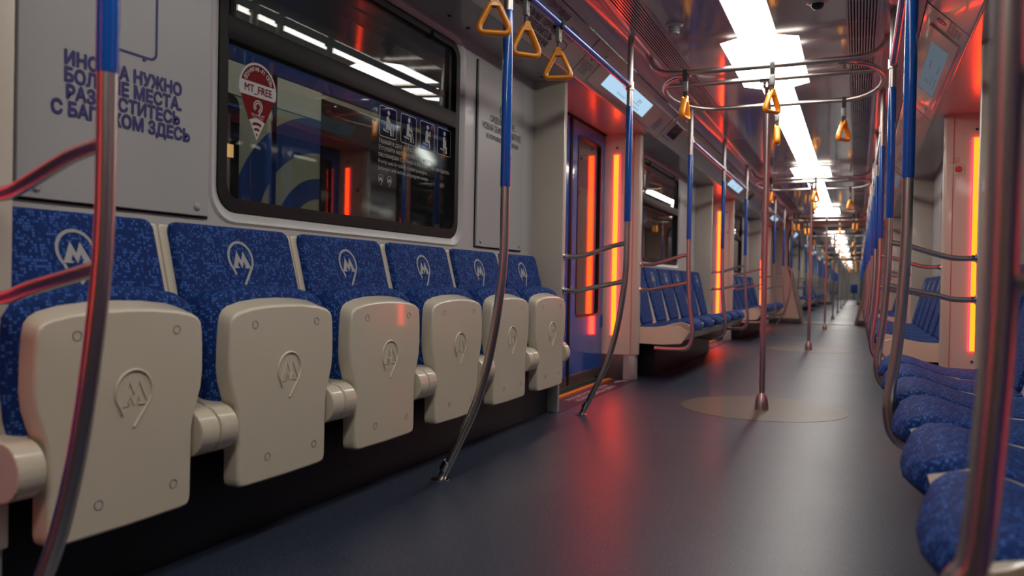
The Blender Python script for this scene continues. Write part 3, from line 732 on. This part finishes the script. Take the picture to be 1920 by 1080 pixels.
ZT = [(1.14, .428), (1.06, .420), (.98, .414), (.90, .416), (.82, .436), (.76, .458), (.71, .470), (.67, .468), (.642, .454), (.624, .432), (.612, .408)]
HW = [.20, .247, .249, .249, .248, .246, .238, .222, .19, .13, .06]
def cushion_loft(mb, s, y):
    rings = []
    for (a, z), hw in zip(ZT, HW):
        zb = .388 if a > .63 else .392; h = z-zb; ring = []
        r = min(.026, h*.8, hw*.5)
        for u, v in [(-hw+.008, zb), (-hw, zb+min(.01, h*.3))]+[(-hw+r-r*math.cos(math.radians(t)), z-r+r*math.sin(math.radians(t))) for t in (0, 30, 60, 90)]+[(-hw*.5, z+.006), (0, z+.009), (hw*.5, z+.006)]+[(hw-r+r*math.cos(math.radians(t)), z-r+r*math.sin(math.radians(t))) for t in (90, 60, 30, 0)]+[(hw, zb+min(.01, h*.3)), (hw-.008, zb)]:
            ring.append((s*a, y+u, v))
        rings.append(ring)
    return mb.loft(rings)
def zt(a):
    for (a0, z0), (a1, z1) in zip(ZT, ZT[1:]):
        if a1 <= a <= a0: return z0+(z1-z0)*(a-a0)/(a1-a0)
    return .428
def seat_cushion_outline(hw=.248, back=1.10, front=.612, r=.13):
    # plan outline (a, u): rounded front corners
    return [(back, -hw), (front+r, -hw)]+[(front+r-r*math.sin(math.radians(a)), -hw+.11-.11*math.cos(math.radians(a))) for a in range(15, 91, 15)]+[(front-.006, 0)]+[(front+r-r*math.sin(math.radians(a)), hw-.11+.11*math.cos(math.radians(a))) for a in range(90, 14, -15)]+[(front+r, hw), (back, hw)]
def fixed_seat(s, y, lab, grp=None):
    o = thing('passenger_seat', lab, 'seat', (s*1.0, y, .36), grp)
    sh = MB(); fn = back_fn(s, y, 1.157-LEAN.x*.50, .896-LEAN.z*.50)
    sh.pillow(back_outline(.2585, .2585, .495, .012), fn, -.05, -.018, .006, 2)
    aa = [1.20, 1.10, 1.0, .92, .84, .77, .71, .67, .645]
    for q in (.2585, ):
        pts = [(s*a, zt(a)-.013-(.012 if a < .7 else 0)) for a in aa]+[(s*.66, .375), (s*1.2, .375)]
        sh.prism(pts, 'y', y-q, y+q, .004, 2)
        # raised rim between neighbouring cushions
        pts = [(s*a, zt(a)-.005-max(0, .74-a)**2*4.5) for a in aa]+[(s*.66, .39), (s*1.2, .39)]
        sh.prism(pts, 'y', y+q-.008, y+q, .002, 1); sh.prism(pts, 'y', y-q, y-q+.008, .002, 1)
    part('seat_shell', sh, 'cream', o, ang=.6)
    backrest(o, s, y, 0, .485, .185)
    cu = MB(); cushion_loft(cu, s, y); part('cushion', cu, 'fabric', o, ang=1.3)
    return o
def DZ0(s): return .032 if s > 0 else .002
def bench(s, y0, y1, lab, grp=None):
    o = thing('seat_support', lab, 'bench frame', (s*1.0, y0, .2), grp)
    prof = [(1.215, .285), (1.03, .283), (.86, .280), (.712, .290), (.655, .372), (.668, .395), (.695, .412), (.73, .428), (.78, .424), (.86, .410), (.93, .404), (1.03, .412), (1.215, .44)]
    for yy in (y0, y1-.025):
        t = MB(); t.prism([(s*a, z) for a, z in prof], 'y', yy, yy+.025, .005, 2); part('end_panel', t, 'cream', o)
    t = MB(); t.prism([(s*a, z) for a, z in ((1.215, .30), (.86, .295), (.73, .305), (.675, .365), (.69, .374), (1.215, .374))], 'y', y0+.025, y1-.025); part('bench_pan', t, 'kick', o)
    t = MB(); t.box(*sorted((s*.98, s*1.21)), y0+.3, y1-.3, DZ0(s), .29, .01); part('equipment_box', t, 'dark', o)
    return o
fproto = {}
num = ['first', 'second', 'third', 'fourth', 'fifth', 'sixth']
bench_p = {}; DZ = {-1: 0, 1: .03}
for s in (-1, 1):
    side = 'left' if s < 0 else 'right'
    for n in (0, 1, 2):
        if n == 0 and s < 0: continue
        y0 = SEC0+n*P+.01
        lab = {(1, 0): 'cream bench frame under the near right-hand seats', (1, 1): 'cream bench frame with pale end panel under the second right-hand seat row', (1, 2): 'cream bench frame under the third right-hand seat row', (-1, 1): 'cream bench frame with end panel under the seats past the left doorway', (-1, 2): 'cream bench frame under the seats past the second left doorway'}[(s, n)]
        if s not in bench_p: bench_p[s] = (bench(s, y0, SEC1+n*P-.01, lab), n); bench_p[s][0].location.z -= DZ[s]
        else: clone(bench_p[s][0], (0, P*(n-bench_p[s][1]), 0), lab)
        for i in range(6):
            y = 1.35+.52*i+n*P
            row = {(1, 0): 'near right-hand bench', (1, 1): 'second right-hand bench', (1, 2): 'third right-hand bench', (-1, 1): 'left bench past the nearest doorway', (-1, 2): 'left bench past the second doorway'}[(s, n)]
            lab = 'blue upholstered seat, %s from the camera on the %s' % (num[i], row)
            if s not in fproto: fproto[s] = (fixed_seat(s, y, lab, 'seats of the '+row), y); fproto[s][0].location.z -= DZ[s]
            else: clone(fproto[s][0], (0, y-fproto[s][1], 0), lab, 'seats of the '+row)
# distant seats: one small mesh each
for s in (-1, 1):
    side = 'left' if s < 0 else 'right'
    fp = None
    for n in (4, 5, 6, 8, 9, 10):
        for i in range(6):
            y = 1.35+.52*i+n*P
            if fp is None:
                mb = MB(); fn = back_fn(s, y, 1.157-LEAN.x*.435, .896-LEAN.z*.435)
                mb.pillow(back_outline(.238, .205, .435), fn, -.034, 0, .014, 2)
                mb.pillow(seat_cushion_outline(), lambda a, u, z: (s*a, y+u, z), .385, .468, .02, 2)
                fp = solo('passenger_seat', mb, 'fabric', 'distant blue seat past the gangway on the %s' % side, 'seat', (s*1.0, y, .38), 'distant seats past the gangway, %s side' % side); fy = y
            else: clone(fp, (0, y-fy, 0))
        pb = bench_p[s]; clone(pb[0], (0, P*(n-pb[1]), 0), 'distant bench frame past the gangway on the %s' % side, 'distant bench frames, %s side' % side)
mb = MB(); mb.box(.10, .52, 55.6, 55.68, .45, .95, .03); mb.box(.10, .52, 55.2, 55.7, .38, .46, .03); mb.box(.28, .34, 55.4, 55.6, 0, .4)
solo('crew_seat', mb, 'fabric', 'lone blue seat facing the camera at the far end of the train', 'seat', (.3, 55.5, 0))

# ------------------------------------------------------------ posters, panels, stickers
def wall_panel(y0, y1, lab, knobs=True):
    o = thing('wall_panel', lab, 'wall panel', (-WA, (y0+y1)/2, .92))
    t = MB(); t.box(-WA-.001, -WA+.014, y0, y1, .920, 1.835, .003); part('sheet', t, 'panel', o)
    t = MB(); t.box(-WA-.001, -WA+.004, y0-.006, y1+.006, .914, 1.841); part('shadow_gap', t, 'black', o)
    for y in (y0+.045, y1-.045):
        k = MB(); k.lathe([(.0001, -.002), (.011, 0), (.011, .004), (.007, .008), (.0001, .009)], (-WA+.013, y, .945), 14, 'x', 1); part('fastener', k, 'panel', o)
    return o
pa = wall_panel(1.175, 1.745, 'grey poster panel with navy luggage text and suitcase outline at upper left')
XP = -WA+.0152
t = MB(); lines = ['ИНОГДА НУЖНО', 'БОЛЬШЕ МЕСТА.', 'РАЗМЕСТИТЕСЬ', 'С БАГАЖОМ ЗДЕСЬ']
for i, l in enumerate(lines): place_text(t, textmesh(l, .0455, bold=.0023), (XP, 1.462, 1.245-.0405*i), (0, .93, 0), (0, 0, 1))
part('lettering', t, 'ink', pa, 'navy capital lettering', smooth=False)
t = MB(); o_, i_ = rrect(1.385, 1.555, 1.315, 1.65, .022, 5), rrect(1.3915, 1.5485, 1.3215, 1.6435, .017, 5)
t.frame(o_, i_, lambda y, z, d: (XP-.0006+d, y, z), 0, .0008)
for y in (1.425, 1.513): t.prism(arc(y, 1.313, .0065, 180, 360, 8), 'x', XP-.0005, XP+.0003)
t.frame(rrect(1.43, 1.51, 1.655, 1.72, .012, 3), rrect(1.437, 1.503, 1.655, 1.713, .008, 3), lambda y, z, d: (XP-.0006+d, y, z), 0, .0008)
part('suitcase_outline', t, 'ink', pa, 'navy suitcase drawing', smooth=False)
pb = wall_panel(3.50, 4.075, 'grey panel with small seat-comfort text beside the left doorway wall')
t = MB()
for i, (l, sz) in enumerate((('СИДЕНЬЯ МЯГЧЕ.', .045), ('НОВАЯ ОБИВКА ПРИЯТНЕЕ.', .045), ('НЕ ВПИТЫВАЕТ ПЫЛЬ И ЗАПАХИ', .031))): place_text(t, textmesh(l, sz, bold=.0007), (XP, 3.79, 1.560-.047*i-(0 if i < 2 else -.004)), (0, .80, 0), (0, 0, 1))
t.frame(rrect(3.752, 3.83, 1.60, 1.66, .012, 3), rrect(3.757, 3.825, 1.605, 1.655, .009, 3), lambda y, z, d: (XP-.0006+d, y, z), 0, .0008)
part('lettering', t, 'greyink', pb, 'dark grey lettering', smooth=False)
# red wi-fi sticker on the window
XG = -WA-.0325
o = thing('wifi_sticker', 'red and white pin-shaped wi-fi sticker on the left window', 'sticker', (XG, 1.995, 1.184))
def pin(sc, cy=1.995, cz=1.345, tip=1.184):
    R_p = .086*sc; pts = arc(cy, cz, R_p, -8, 188, 24); return pts+[(cy+(-.004), tip+(1-sc)*.17)]
fnx = lambda d: (lambda y, z: (XG+d, y, z))
t = MB(); t.prism(pin(1.0), 'x', XG-.0006, XG+.0006); part('white_backing', t, 'white', o, smooth=False)
t = MB()
cy, cz = 1.995, 1.345
t.prism([p for p in arc(cy, cz, .079, 16, 164, 20)], 'x', XG+.0004, XG+.0011)
t.prism([(cy-.078, cz-.023), (cy+.078, cz-.023), (cy+.035, 1.2445), (cy+.02, 1.250), (cy-.004, 1.254), (cy-.025, 1.251), (cy-.042, 1.2445)], 'x', XG+.0004, XG+.0011)
for r, w_ in ((.046, .009), (.028, .008), (.010, .010)):
    a = arc(cy-.004, 1.196, r, 62, 118, 8); b = arc(cy-.004, 1.196, max(r-w_, .0005), 62, 118, 8)[::-1]; t.prism(a+b, 'x', XG+.0004, XG+.0011)
part('red_fields', t, 'red', o, 'dark red printed fields', smooth=False)
t = MB(); place_text(t, textmesh('MT_FREE', .034, bold=.0005), (XG+.0012, cy, cz-.011), (0, .95, 0), (0, 0, 1)); part('name_lettering', t, 'red', o, smooth=False)
t = MB(); arcs = 'ЕДИНАЯ WI-FI СЕТЬ'
for i, ch in enumerate(arcs):
    if ch == ' ': continue
    a = math.radians(152-(124)*i/(len(arcs)-1)); u = Vector((0, math.sin(a), -math.cos(a))); v = Vector((0, math.cos(a), math.sin(a)))
    place_text(t, textmesh(ch, .0185, bold=.0005), (XG+.0013, cy+.0595*math.cos(a), cz+.0595*math.sin(a)), u, v)
fl = lambda u, v, d: (XG+.0011+d, cy+u, 1.2925+v)
for R2 in (.019, .0115):
    pts = [(R2*math.cos(math.radians(a)), R2*math.sin(math.radians(a))) for a in range(225, -41, -15)]+[(R2*.0+.002, -R2*1.45)]
    for p, q in zip(pts, pts[1:]):
        e = (Vector(q)-Vector(p)).normalized(); nn = Vector((-e.y, e.x))*.0019; t.loft([[fl(x.x, x.y, d) for x in (Vector(p)+nn, Vector(q)+nn, Vector(q)-nn, Vector(p)-nn)] for d in (0, .0004)])
place_text(t, textmesh('Московский', .0105), (XG+.0013, cy, 1.262), (0, .95, 0), (0, 0, 1)); place_text(t, textmesh('Транспорт', .0105), (XG+.0013, cy, 1.253), (0, .95, 0), (0, 0, 1))
part('white_lettering', t, 'white', o, smooth=False)
# priority seat pictograms on the window
pics = [2.695, 2.855, 3.015, 3.172]; pz = 1.325; PW, PH = .128, .125
labs_p = ['pictogram of a seated elderly person with a cane, leftmost square on the window', 'pictogram of a seated injured person with a stick, second square on the window', 'pictogram of a seated person holding a child, third square on the window', 'pictogram of a seated pregnant person, rightmost square on the window']
for i, y in enumerate(pics):
    o = thing('priority_pictogram', labs_p[i], 'pictogram', (XG, y, pz), 'priority seat pictograms on the left window')
    t = MB(); t.prism(rrect(y, y+PW, pz, pz+PH, .012, 4), 'x', XG-.0004, XG+.0004); part('tinted_square', t, 'pictobg', o, smooth=False)
    t = MB(); t.frame(rrect(y, y+PW, pz, pz+PH, .012, 4), rrect(y+.003, y+PW-.003, pz+.003, pz+PH-.003, .010, 4), lambda a, z, d: (XG+d, a, z), .0004, .001); part('outline', t, 'picto', o, smooth=False)
    q = lambda pts: [(y+a*PW, pz+b*PH) for a, b in pts]
    t = MB(); t.prism(arc(y+.52*PW, pz+.82*PH, .078*PH, 0, 360, 14)[:-1], 'x', XG+.0004, XG+.001)
    body = [(.40, .68), (.52, .72), (.57, .62), (.66, .52), (.75, .50), (.76, .44), (.66, .44), (.56, .52), (.55, .40), (.68, .38), (.72, .10), (.63, .10), (.60, .27), (.36, .27)]
    if i == 3: body = [(.42, .68), (.53, .70), (.60, .58), (.66, .46), (.62, .38), (.70, .36), (.72, .10), (.62, .10), (.60, .26), (.40, .26)]
    t.prism(q(body), 'x', XG+.0004, XG+.001)
    t.prism(q([(.22, .26), (.52, .22), (.52, .17), (.22, .21)]), 'x', XG+.0004, XG+.001)
    if i == 0: t.prism(q([(.76, .52), (.82, .52), (.82, .10), (.78, .10), (.78, .48), (.76, .48)]), 'x', XG+.0004, XG+.001)
    if i == 1: t.prism(q([(.66, .62), (.70, .63), (.86, .10), (.82, .09)]), 'x', XG+.0004, XG+.001)
    if i == 2: t.prism(arc(y+.68*PW, pz+.66*PH, .05*PH, 0, 360, 10)[:-1], 'x', XG+.0004, XG+.001); t.prism(q([(.60, .62), (.72, .60), (.76, .46), (.60, .46)]), 'x', XG+.0004, XG+.001)
    part('figure', t, 'picto', o, smooth=False)
t = MB()
for i, (l, sz) in enumerate((('Уважайте друг друга.', .027), ('Уступайте места пожилым, инвалидам,', .027), ('пассажирам с детьми и беременным женщинам.', .027), ('Priority seats for elderly, disabled passengers,', .023), ('passengers with children and pregnant women.', .023))):
    place_text(t, textmesh(l, sz, 'LEFT', bold=.0002), (XG+.0006, 2.69, 1.298-.027*i), (0, .93, 0), (0, 0, 1))
for R0, y in ((.016, 2.71), (.016, 2.775)): flat_logo(t, lambda u, v, d: (XG+.0002+d, y+u, 1.155+v), R0, .0006)
solo('priority_notice', t, 'picto', 'white priority seat wording below the pictograms on the window', 'notice', (XG, 2.69, 1.13), smooth=False)

# ------------------------------------------------------------ displays and fascia lettering
def fas(s):   # u along the car, v up the sloping fascia from its lower edge, d out of it
    return lambda y, v, d: (s*(.962-v*.7071-d*.7071), y, 1.905+v*.7071-d*.7071+.0)
FV0 = .0
def screen(s, k, lab, grp=None, dim=False):
    fn = fas(s); dy = P*k
    o = thing('information_screen', lab, 'screen', (s*.88, 5.1+dy, 1.98), grp)
    t = MB(); ou, inn = rrect(4.36+dy, 5.80+dy, .022, .205, .012, 3), rrect(4.56+dy, 5.56+dy, .055, .168, .004, 3)
    t.frame(ou, inn, fn, .0, .008); part('bezel', t, 'fascia', o, ang=.5)
    t = MB(); t.prism([(0, 0)]*0 or [(a, b) for a, b in rrect(4.555+dy, 5.565+dy, .05, .173, .004, 2)], 'z', 0, .003)
    for v in t.bm.verts: v.co = Vector(fn(v.co.x, v.co.y, v.co.z+.001))
    d_ = part('display', t, 'screendim' if dim else 'screen', o, smooth=False)  # right displays: slant-view dimming is put into the emission colour
    t = MB(); uu = (0, 1 if s < 0 else -1, 0); vv = (-s*.7071, 0, .7071)
    for i, (l, sz, yy, v) in enumerate((('СЛЕДУЮЩАЯ СТАНЦИЯ', .015, 4.95, .128), ('ДЕПО', .03, 5.30, .115), ('ВЫХОД НА ЛЕВУЮ СТОРОНУ', .014, 5.25, .095), ('ПОЕЗД ДАЛЬШЕ НЕ ИДЁТ', .014, 4.95, .075), ('ПРОСЬБА ОСВОБОДИТЬ ВАГОНЫ', .014, 5.28, .070))):
        place_text(t, textmesh(l, sz), fn(yy+dy, v, .0045), uu, vv)
    part('screen_lettering', t, 'screentext', d_, smooth=False)
    return o
scr = {}
for s in (-1, 1):
    side = 'left' if s < 0 else 'right'
    scr[s] = screen(s, 0, 'pale blue lit screen above the nearest left door' if s < 0 else 'dim screen on the sloping panel above the nearest right door', None, s > 0)
    for k in (1, 2): clone(scr[s], (0, P*k, 0), '%s screen above the %s %s door' % ('pale' if s < 0 else 'dim', ['', 'second', 'third'][k], side))
    for k in (3, 4, 5, 6, 7, 8, 9, 10): clone(scr[s], (0, P*k, 0), 'distant screen above a %s door past the gangway' % side, 'distant screens, %s side' % side)
    fn = fas(s); uu = (0, 1 if s < 0 else -1, 0); vv = (-s*.7071, 0, .7071)
    t = MB()
    for i, l in enumerate(('НЕ ПРИСЛОНЯТЬСЯ', 'К ДВЕРЯМ ВАГОНА', 'НЕ КУРИТЬ', 'НЕ ШУМЕТЬ')): place_text(t, textmesh(l, .019), fn(4.235, .075-.019*i+.02, .001), uu, vv)
    t.frame(arc(4.235, .15, .026, 0, 360, 20)[:-1], arc(4.235, .15, .021, 0, 360, 20)[:-1], fn, .0, .001)
    t.prism([(0, 0), (1, 0), (1, 1), (0, 1)], 'z', 0, 0.0001)
    for v in list(t.bm.verts)[-8:]: v.co = Vector(fn(4.217+v.co.x*.036, .148+v.co.y*.004, .001))
    solo('rules_notice', t, 'purpleink', 'small violet rules lettering on the fascia before the nearest %s screen' % side, 'notice', tuple(fn(4.235, .08, 0)), smooth=False)
    t = MB()
    for i in range(4): place_text(t, textmesh('ВЫХОД 03', .024), fn(5.95, .115-.026*i, .001), uu, vv)
    solo('exit_notice', t, 'purpleink', 'small violet lettering on the fascia past the nearest %s screen' % side, 'notice', tuple(fn(5.95, .08, 0)), smooth=False)
    for yy in (4.13, 6.17, 9.13, 11.17):
        t = MB(); t.prism([(yy, 0.0), (yy+.004, 0), (yy+.004, .243), (yy, .243)], 'z', -.002, .0006)
        for v in t.bm.verts: v.co = Vector(fn(v.co.x, v.co.y, v.co.z))
        struct('trim_fascia_joint', t, 'black', smooth=False)
fn = fas(-1); ri = None
for k in (0, 1, 2):
    if ri is None:
        ri = thing('indicator_panel', 'small dark square panel in a pale frame on the left fascia past the nearest screen', 'panel', tuple(fn(6.44, .12, 0)))  # dark indicator display set in a pale frame
        t = MB(); t.frame(rrect(6.26, 6.62, .045, .20, .012, 3), rrect(6.295, 6.585, .065, .18, .008, 3), fn, 0, .006); part('bezel', t, 'fascia', ri, smooth=False)
        t = MB(); t.prism(rrect(6.29, 6.59, .062, .183, .008, 3), 'z', .001, .003)
        for v in t.bm.verts: v.co = Vector(fn(v.co.x, v.co.y, v.co.z))
        part('dark_cover', t, 'nblack', ri, smooth=False)
    else: clone(ri, (0, P*k, 0), 'small dark square panel on the left fascia past the %s screen' % ['', 'second', 'third'][k])
fn = fas(-1)
t = MB()
for i, l in enumerate(('ИНТЕРАКТИВНАЯ', 'СХЕМА В САЛОНЕ,', 'ЦЕНТРАЛЬНЫЕ ПОРУЧНИ,', 'ДОПОЛНИТЕЛЬ-', 'НЫЕ ПОРУЧНИ')): place_text(t, textmesh(l, .044, 'RIGHT', bold=.0010), fn(3.70, .190-.041*i, .001), (0, .9, 0), (.7071, 0, .7071))
po = thing('fascia_poster', 'violet lettering about handrails on the sloping fascia behind the amber grips', 'poster lettering', tuple(fn(3.5, .1, 0)))
part('lettering', t, 'purpleink', po, smooth=False)
t = MB(); t.frame(rrect(3.80, 3.88, .03, .11, .004, 2), rrect(3.804, 3.876, .034, .106, .003, 2), fn, 0, .001)
for j in range(4): 
    k0 = len(t.bm.verts)
    t.prism([(3.79+j*.03, .13), (3.80+j*.03, .13), (3.80+j*.03, .19), (3.79+j*.03, .19)], 'z', 0, .001)
    for v in list(t.bm.verts)[k0:]: v.co = Vector(fn(v.co.x, v.co.y, v.co.z))
part('drawing', t, 'purpleink', po, smooth=False)
# soffit screws
for s in (-1, 1):
    for j, y in enumerate((1.4, 2.15, 3.06, 3.24, 4.16)):
        t = MB(); t.lathe([(.009, 1.907), (.009, 1.902), (.004, 1.9015), (.004, 1.904), (.0001, 1.904)], (s*1.14, y, 0), 12)
        q = struct('trim_screw', t, 'darkkick')
# pillar notices: emergency plate on left far pillar, intercom on the right far pillar
for k in (0, 1, 2):
    ys = SEC0+P*(k+1)-.0
    yq = lambda a: ys-.066-.0286*(a-1.10)/.175*1.0
    def pl_fn(s): return lambda a, z, d: (s*a, ys-.066-(a-1.10)*.166-d, z)
    f1 = pl_fn(-1)
    o = thing('instruction_plate', ['pale instruction plate on the far pillar of the nearest left doorway', 'pale instruction plate on the far pillar of the second left doorway', 'pale instruction plate on the far pillar of the third left doorway'][k], 'plate', f1(1.135, 1.60, 0))
    t = MB(); t.frame(rrect(1.095, 1.175, 1.44, 1.755, .005, 2), rrect(1.0975, 1.1725, 1.4425, 1.7525, .004, 2), f1, 0, .0015); part('edge', t, 'redink', o, smooth=False)
    t = MB(); t.frame(arc(1.14, 1.70, .028, 0, 360, 18)[:-1], arc(1.14, 1.70, .023, 0, 360, 18)[:-1], f1, 0, .002); t.frame(rrect(1.115, 1.165, 1.62, 1.645, .003, 2), rrect(1.118, 1.162, 1.623, 1.642, .002, 2), f1, 0, .002); part('symbol', t, 'cream', o, smooth=False)
    t = MB()
    for yy in (1.465, 1.735): t.lathe([(.010, 0), (.010, .004), (.0001, .005)], f1(1.112 if yy < 1.6 else 1.125, yy, .004), 10, 'y')
    part('bolt', t, 'darkkick', o)
    f2 = pl_fn(1)
    o = thing('intercom', 'passenger intercom button with red caption on the %s right pillar' % ['nearest', 'second', 'third'][k], 'intercom', f2(1.115, 1.545, 0))
    t = MB(); t.frame(rrect(1.082, 1.150, 1.505, 1.575, .006, 2), rrect(1.086, 1.146, 1.509, 1.571, .005, 2), f2, 0, .003); part('plate_edge', t, 'kick', o, smooth=False)
    t = MB(); t.lathe([(.022, -.001), (.022, -.006), (.012, -.007), (.0001, -.007)], f2(1.116, 1.545, 0), 16, 'y'); t.lathe([(.004, 0), (.004, -.004), (.0001, -.005)], f2(1.116, 1.49, 0), 8, 'y'); part('button', t, 'redink', o)
    t = MB()
    for i, l in enumerate(('ЭКСТРЕННАЯ', 'СВЯЗЬ С', 'МАШИНИСТОМ')): place_text(t, textmesh(l, .013), f2(1.116, 1.612-.013*i, .001), (1, .0, 0), (0, 0, 1))
    part('caption', t, 'redink', o, smooth=False)
# notice sheets on the right wall past the doorway
o = thing('wall_notice', 'pale notice sheet on the right wall past the nearest doorway', 'notice', (WA-.002, 6.55, 1.25))
t = MB(); t.box(WA-.006, WA-.001, 6.25, 6.72, .95, 1.62, .001); part('sheet', t, 'panel', o)
t = MB()
for i, l in enumerate(('ПРАВИЛА', 'ПОЛЬЗОВАНИЯ', 'МЕТРОПОЛИТЕНОМ')): place_text(t, textmesh(l, .05), (WA-.0066, 6.48, 1.45-.09*i), (0, -1, 0), (0, 0, 1))
part('lettering', t, 'ink', o, smooth=False)

# ------------------------------------------------------------ door sills with wording
for k in range(-1, 3):
    for s in (-1, 1):
        y0, y1 = SEC1+P*k+.03, SEC0+P*(k+1)-.03; side = 'left' if s < 0 else 'right'; nm = ['doorway beside the camera', 'nearest doorway', 'second doorway', 'third doorway'][k+1]
        o = thing('door_sill', 'dark violet door sill with white wording at the %s, %s side' % (nm, side), 'door sill', (s*1.15, (y0+y1)/2, 0))
        t = MB(); t.box(*sorted((s*1.035, s*1.295)), y0, y1, -.002, .0015); part('mat', t, 'sill', o, smooth=False)
        t = MB(); t.box(*sorted((s*1.225, s*1.262)), y0, y1, .001, .006); part('amber_edge', t, 'amber', o, smooth=False)
        t = MB(); t.box(*sorted((s*1.205, s*1.212)), y0, y1, .001, .003); part('pale_line', t, 'redink', o, smooth=False)
        t = MB(); u = (0, 1, 0) if s < 0 else (0, -1, 0); v = (-1, 0, 0) if s < 0 else (1, 0, 0)
        for i, l in enumerate(('ПРОХОДИТЕ В СЕРЕДИНУ ВАГОНА', 'НЕ ЗАДЕРЖИВАЙТЕСЬ У ДВЕРЕЙ')): place_text(t, textmesh(l, .050, bold=.001), (s*(1.132-.060*i), (y0+y1)/2, .002), tuple(x*1.0 for x in u), v)
        for e in (-1, 1):
            yy = (y0+y1)/2+e*.70
            t.prism([(s*1.12, yy), (s*1.08, yy+e*.09), (s*1.095, yy+e*.09), (s*1.15, yy+e*.0), (s*1.15, yy-e*.08), (s*1.14, yy-e*.08)], 'z', .0014, .0022)
        part('lettering', t, 'silltext', o, smooth=False)

# ------------------------------------------------------------ outside: neighbouring train in the depot
NX = -3.0
o = thing('neighbouring_train', 'neighbouring blue and beige train car seen through the left window', 'train', (NX, 5.0, -.9))
t = MB(); t.box(NX-.4, NX, -3, 22, -.9, 2.07); part('body_side', t, 'nbeige', o, smooth=False)
t = MB(); t.box(NX-.4, NX+.012, -3, 22, 2.06, 2.27, .01); part('blue_cantrail', t, 'nblue', o)
t = MB(); t.prism([(NX-.4, 2.27), (NX, 2.27), (NX-.06, 2.5), (NX-.4, 2.75)], 'y', -3, 22); part('roof_edge', t, 'asphalt', o, smooth=False)
t = MB(); t.box(NX, NX+.006, 3.2, 4.60, 1.86, 2.06); part('pale_band', t, 'ngrey', o, smooth=False)
NCY, NCZ = 4.62, .95
for r0, r1 in ((.36, .50), (.68, .92)):
    t = MB(); a = arc(NCY, NCZ, r1, 90, 180, 30)+arc(NCY, NCZ, r0, 180, 90, 30); t.prism(a, 'x', NX, NX+.005); part('blue_arc', t, 'nblue', o, smooth=False)
for a, b in ((2.3, 3.79), (7.6, 9.2)):
    t = MB(); t.prism(rrect(a, b, 1.0, 1.86, .08, 4), 'x', NX, NX+.012); part('dark_window', t, 'nblack', o, smooth=False)
t = MB(); t.box(NX, NX+.014, 4.60, 6.6, -.2, 2.02, .01); part('dark_doors', t, 'nblack', o)
t = MB(); t.box(NX, NX+.016, 4.085, 4.125, -.8, 2.06); part('rain_gutter', t, 'nblack', o, smooth=False)
t = MB(); t.box(NX+.012, NX+.016, 3.62, 3.74, 1.47, 1.55, .004); part('lit_lamp', t, 'winglow', o, 'small orange lit lamp')
t = MB(); t.box(-12, -1.5, -8, 40, -1.3, -1.2); struct('floor_depot', t, 'asphalt', smooth=False)
t = MB(); t.box(-1.68, -1.56, -4, 20, 3.30, 3.42); struct('trim_depot_beam', t, 'darkkick', smooth=False)  # carries the added fill lights below
for y in (1.2, 4.4, 7.6, 10.8):  # added unseen lights that brighten the neighbouring train
    o = thing('fill_light', 'added unseen fill light on the beam above the gap between the two trains', 'lamp', (-1.62, y, 3.2), 'added fill lights outside')
    t = MB(); t.box(-1.80, -1.44, y-.8, y+.8, 3.205, 3.212); part('fill_panel', t, 'lamp', o, smooth=False)
    t = MB(); t.prism([(-1.82, 3.20), (-1.82, 3.24), (-1.68, 3.302), (-1.56, 3.302), (-1.42, 3.24), (-1.42, 3.20), (-1.435, 3.20), (-1.435, 3.225), (-1.805, 3.225), (-1.805, 3.20)], 'y', y-.82, y+.82); part('hood', t, 'kick', o, smooth=False)
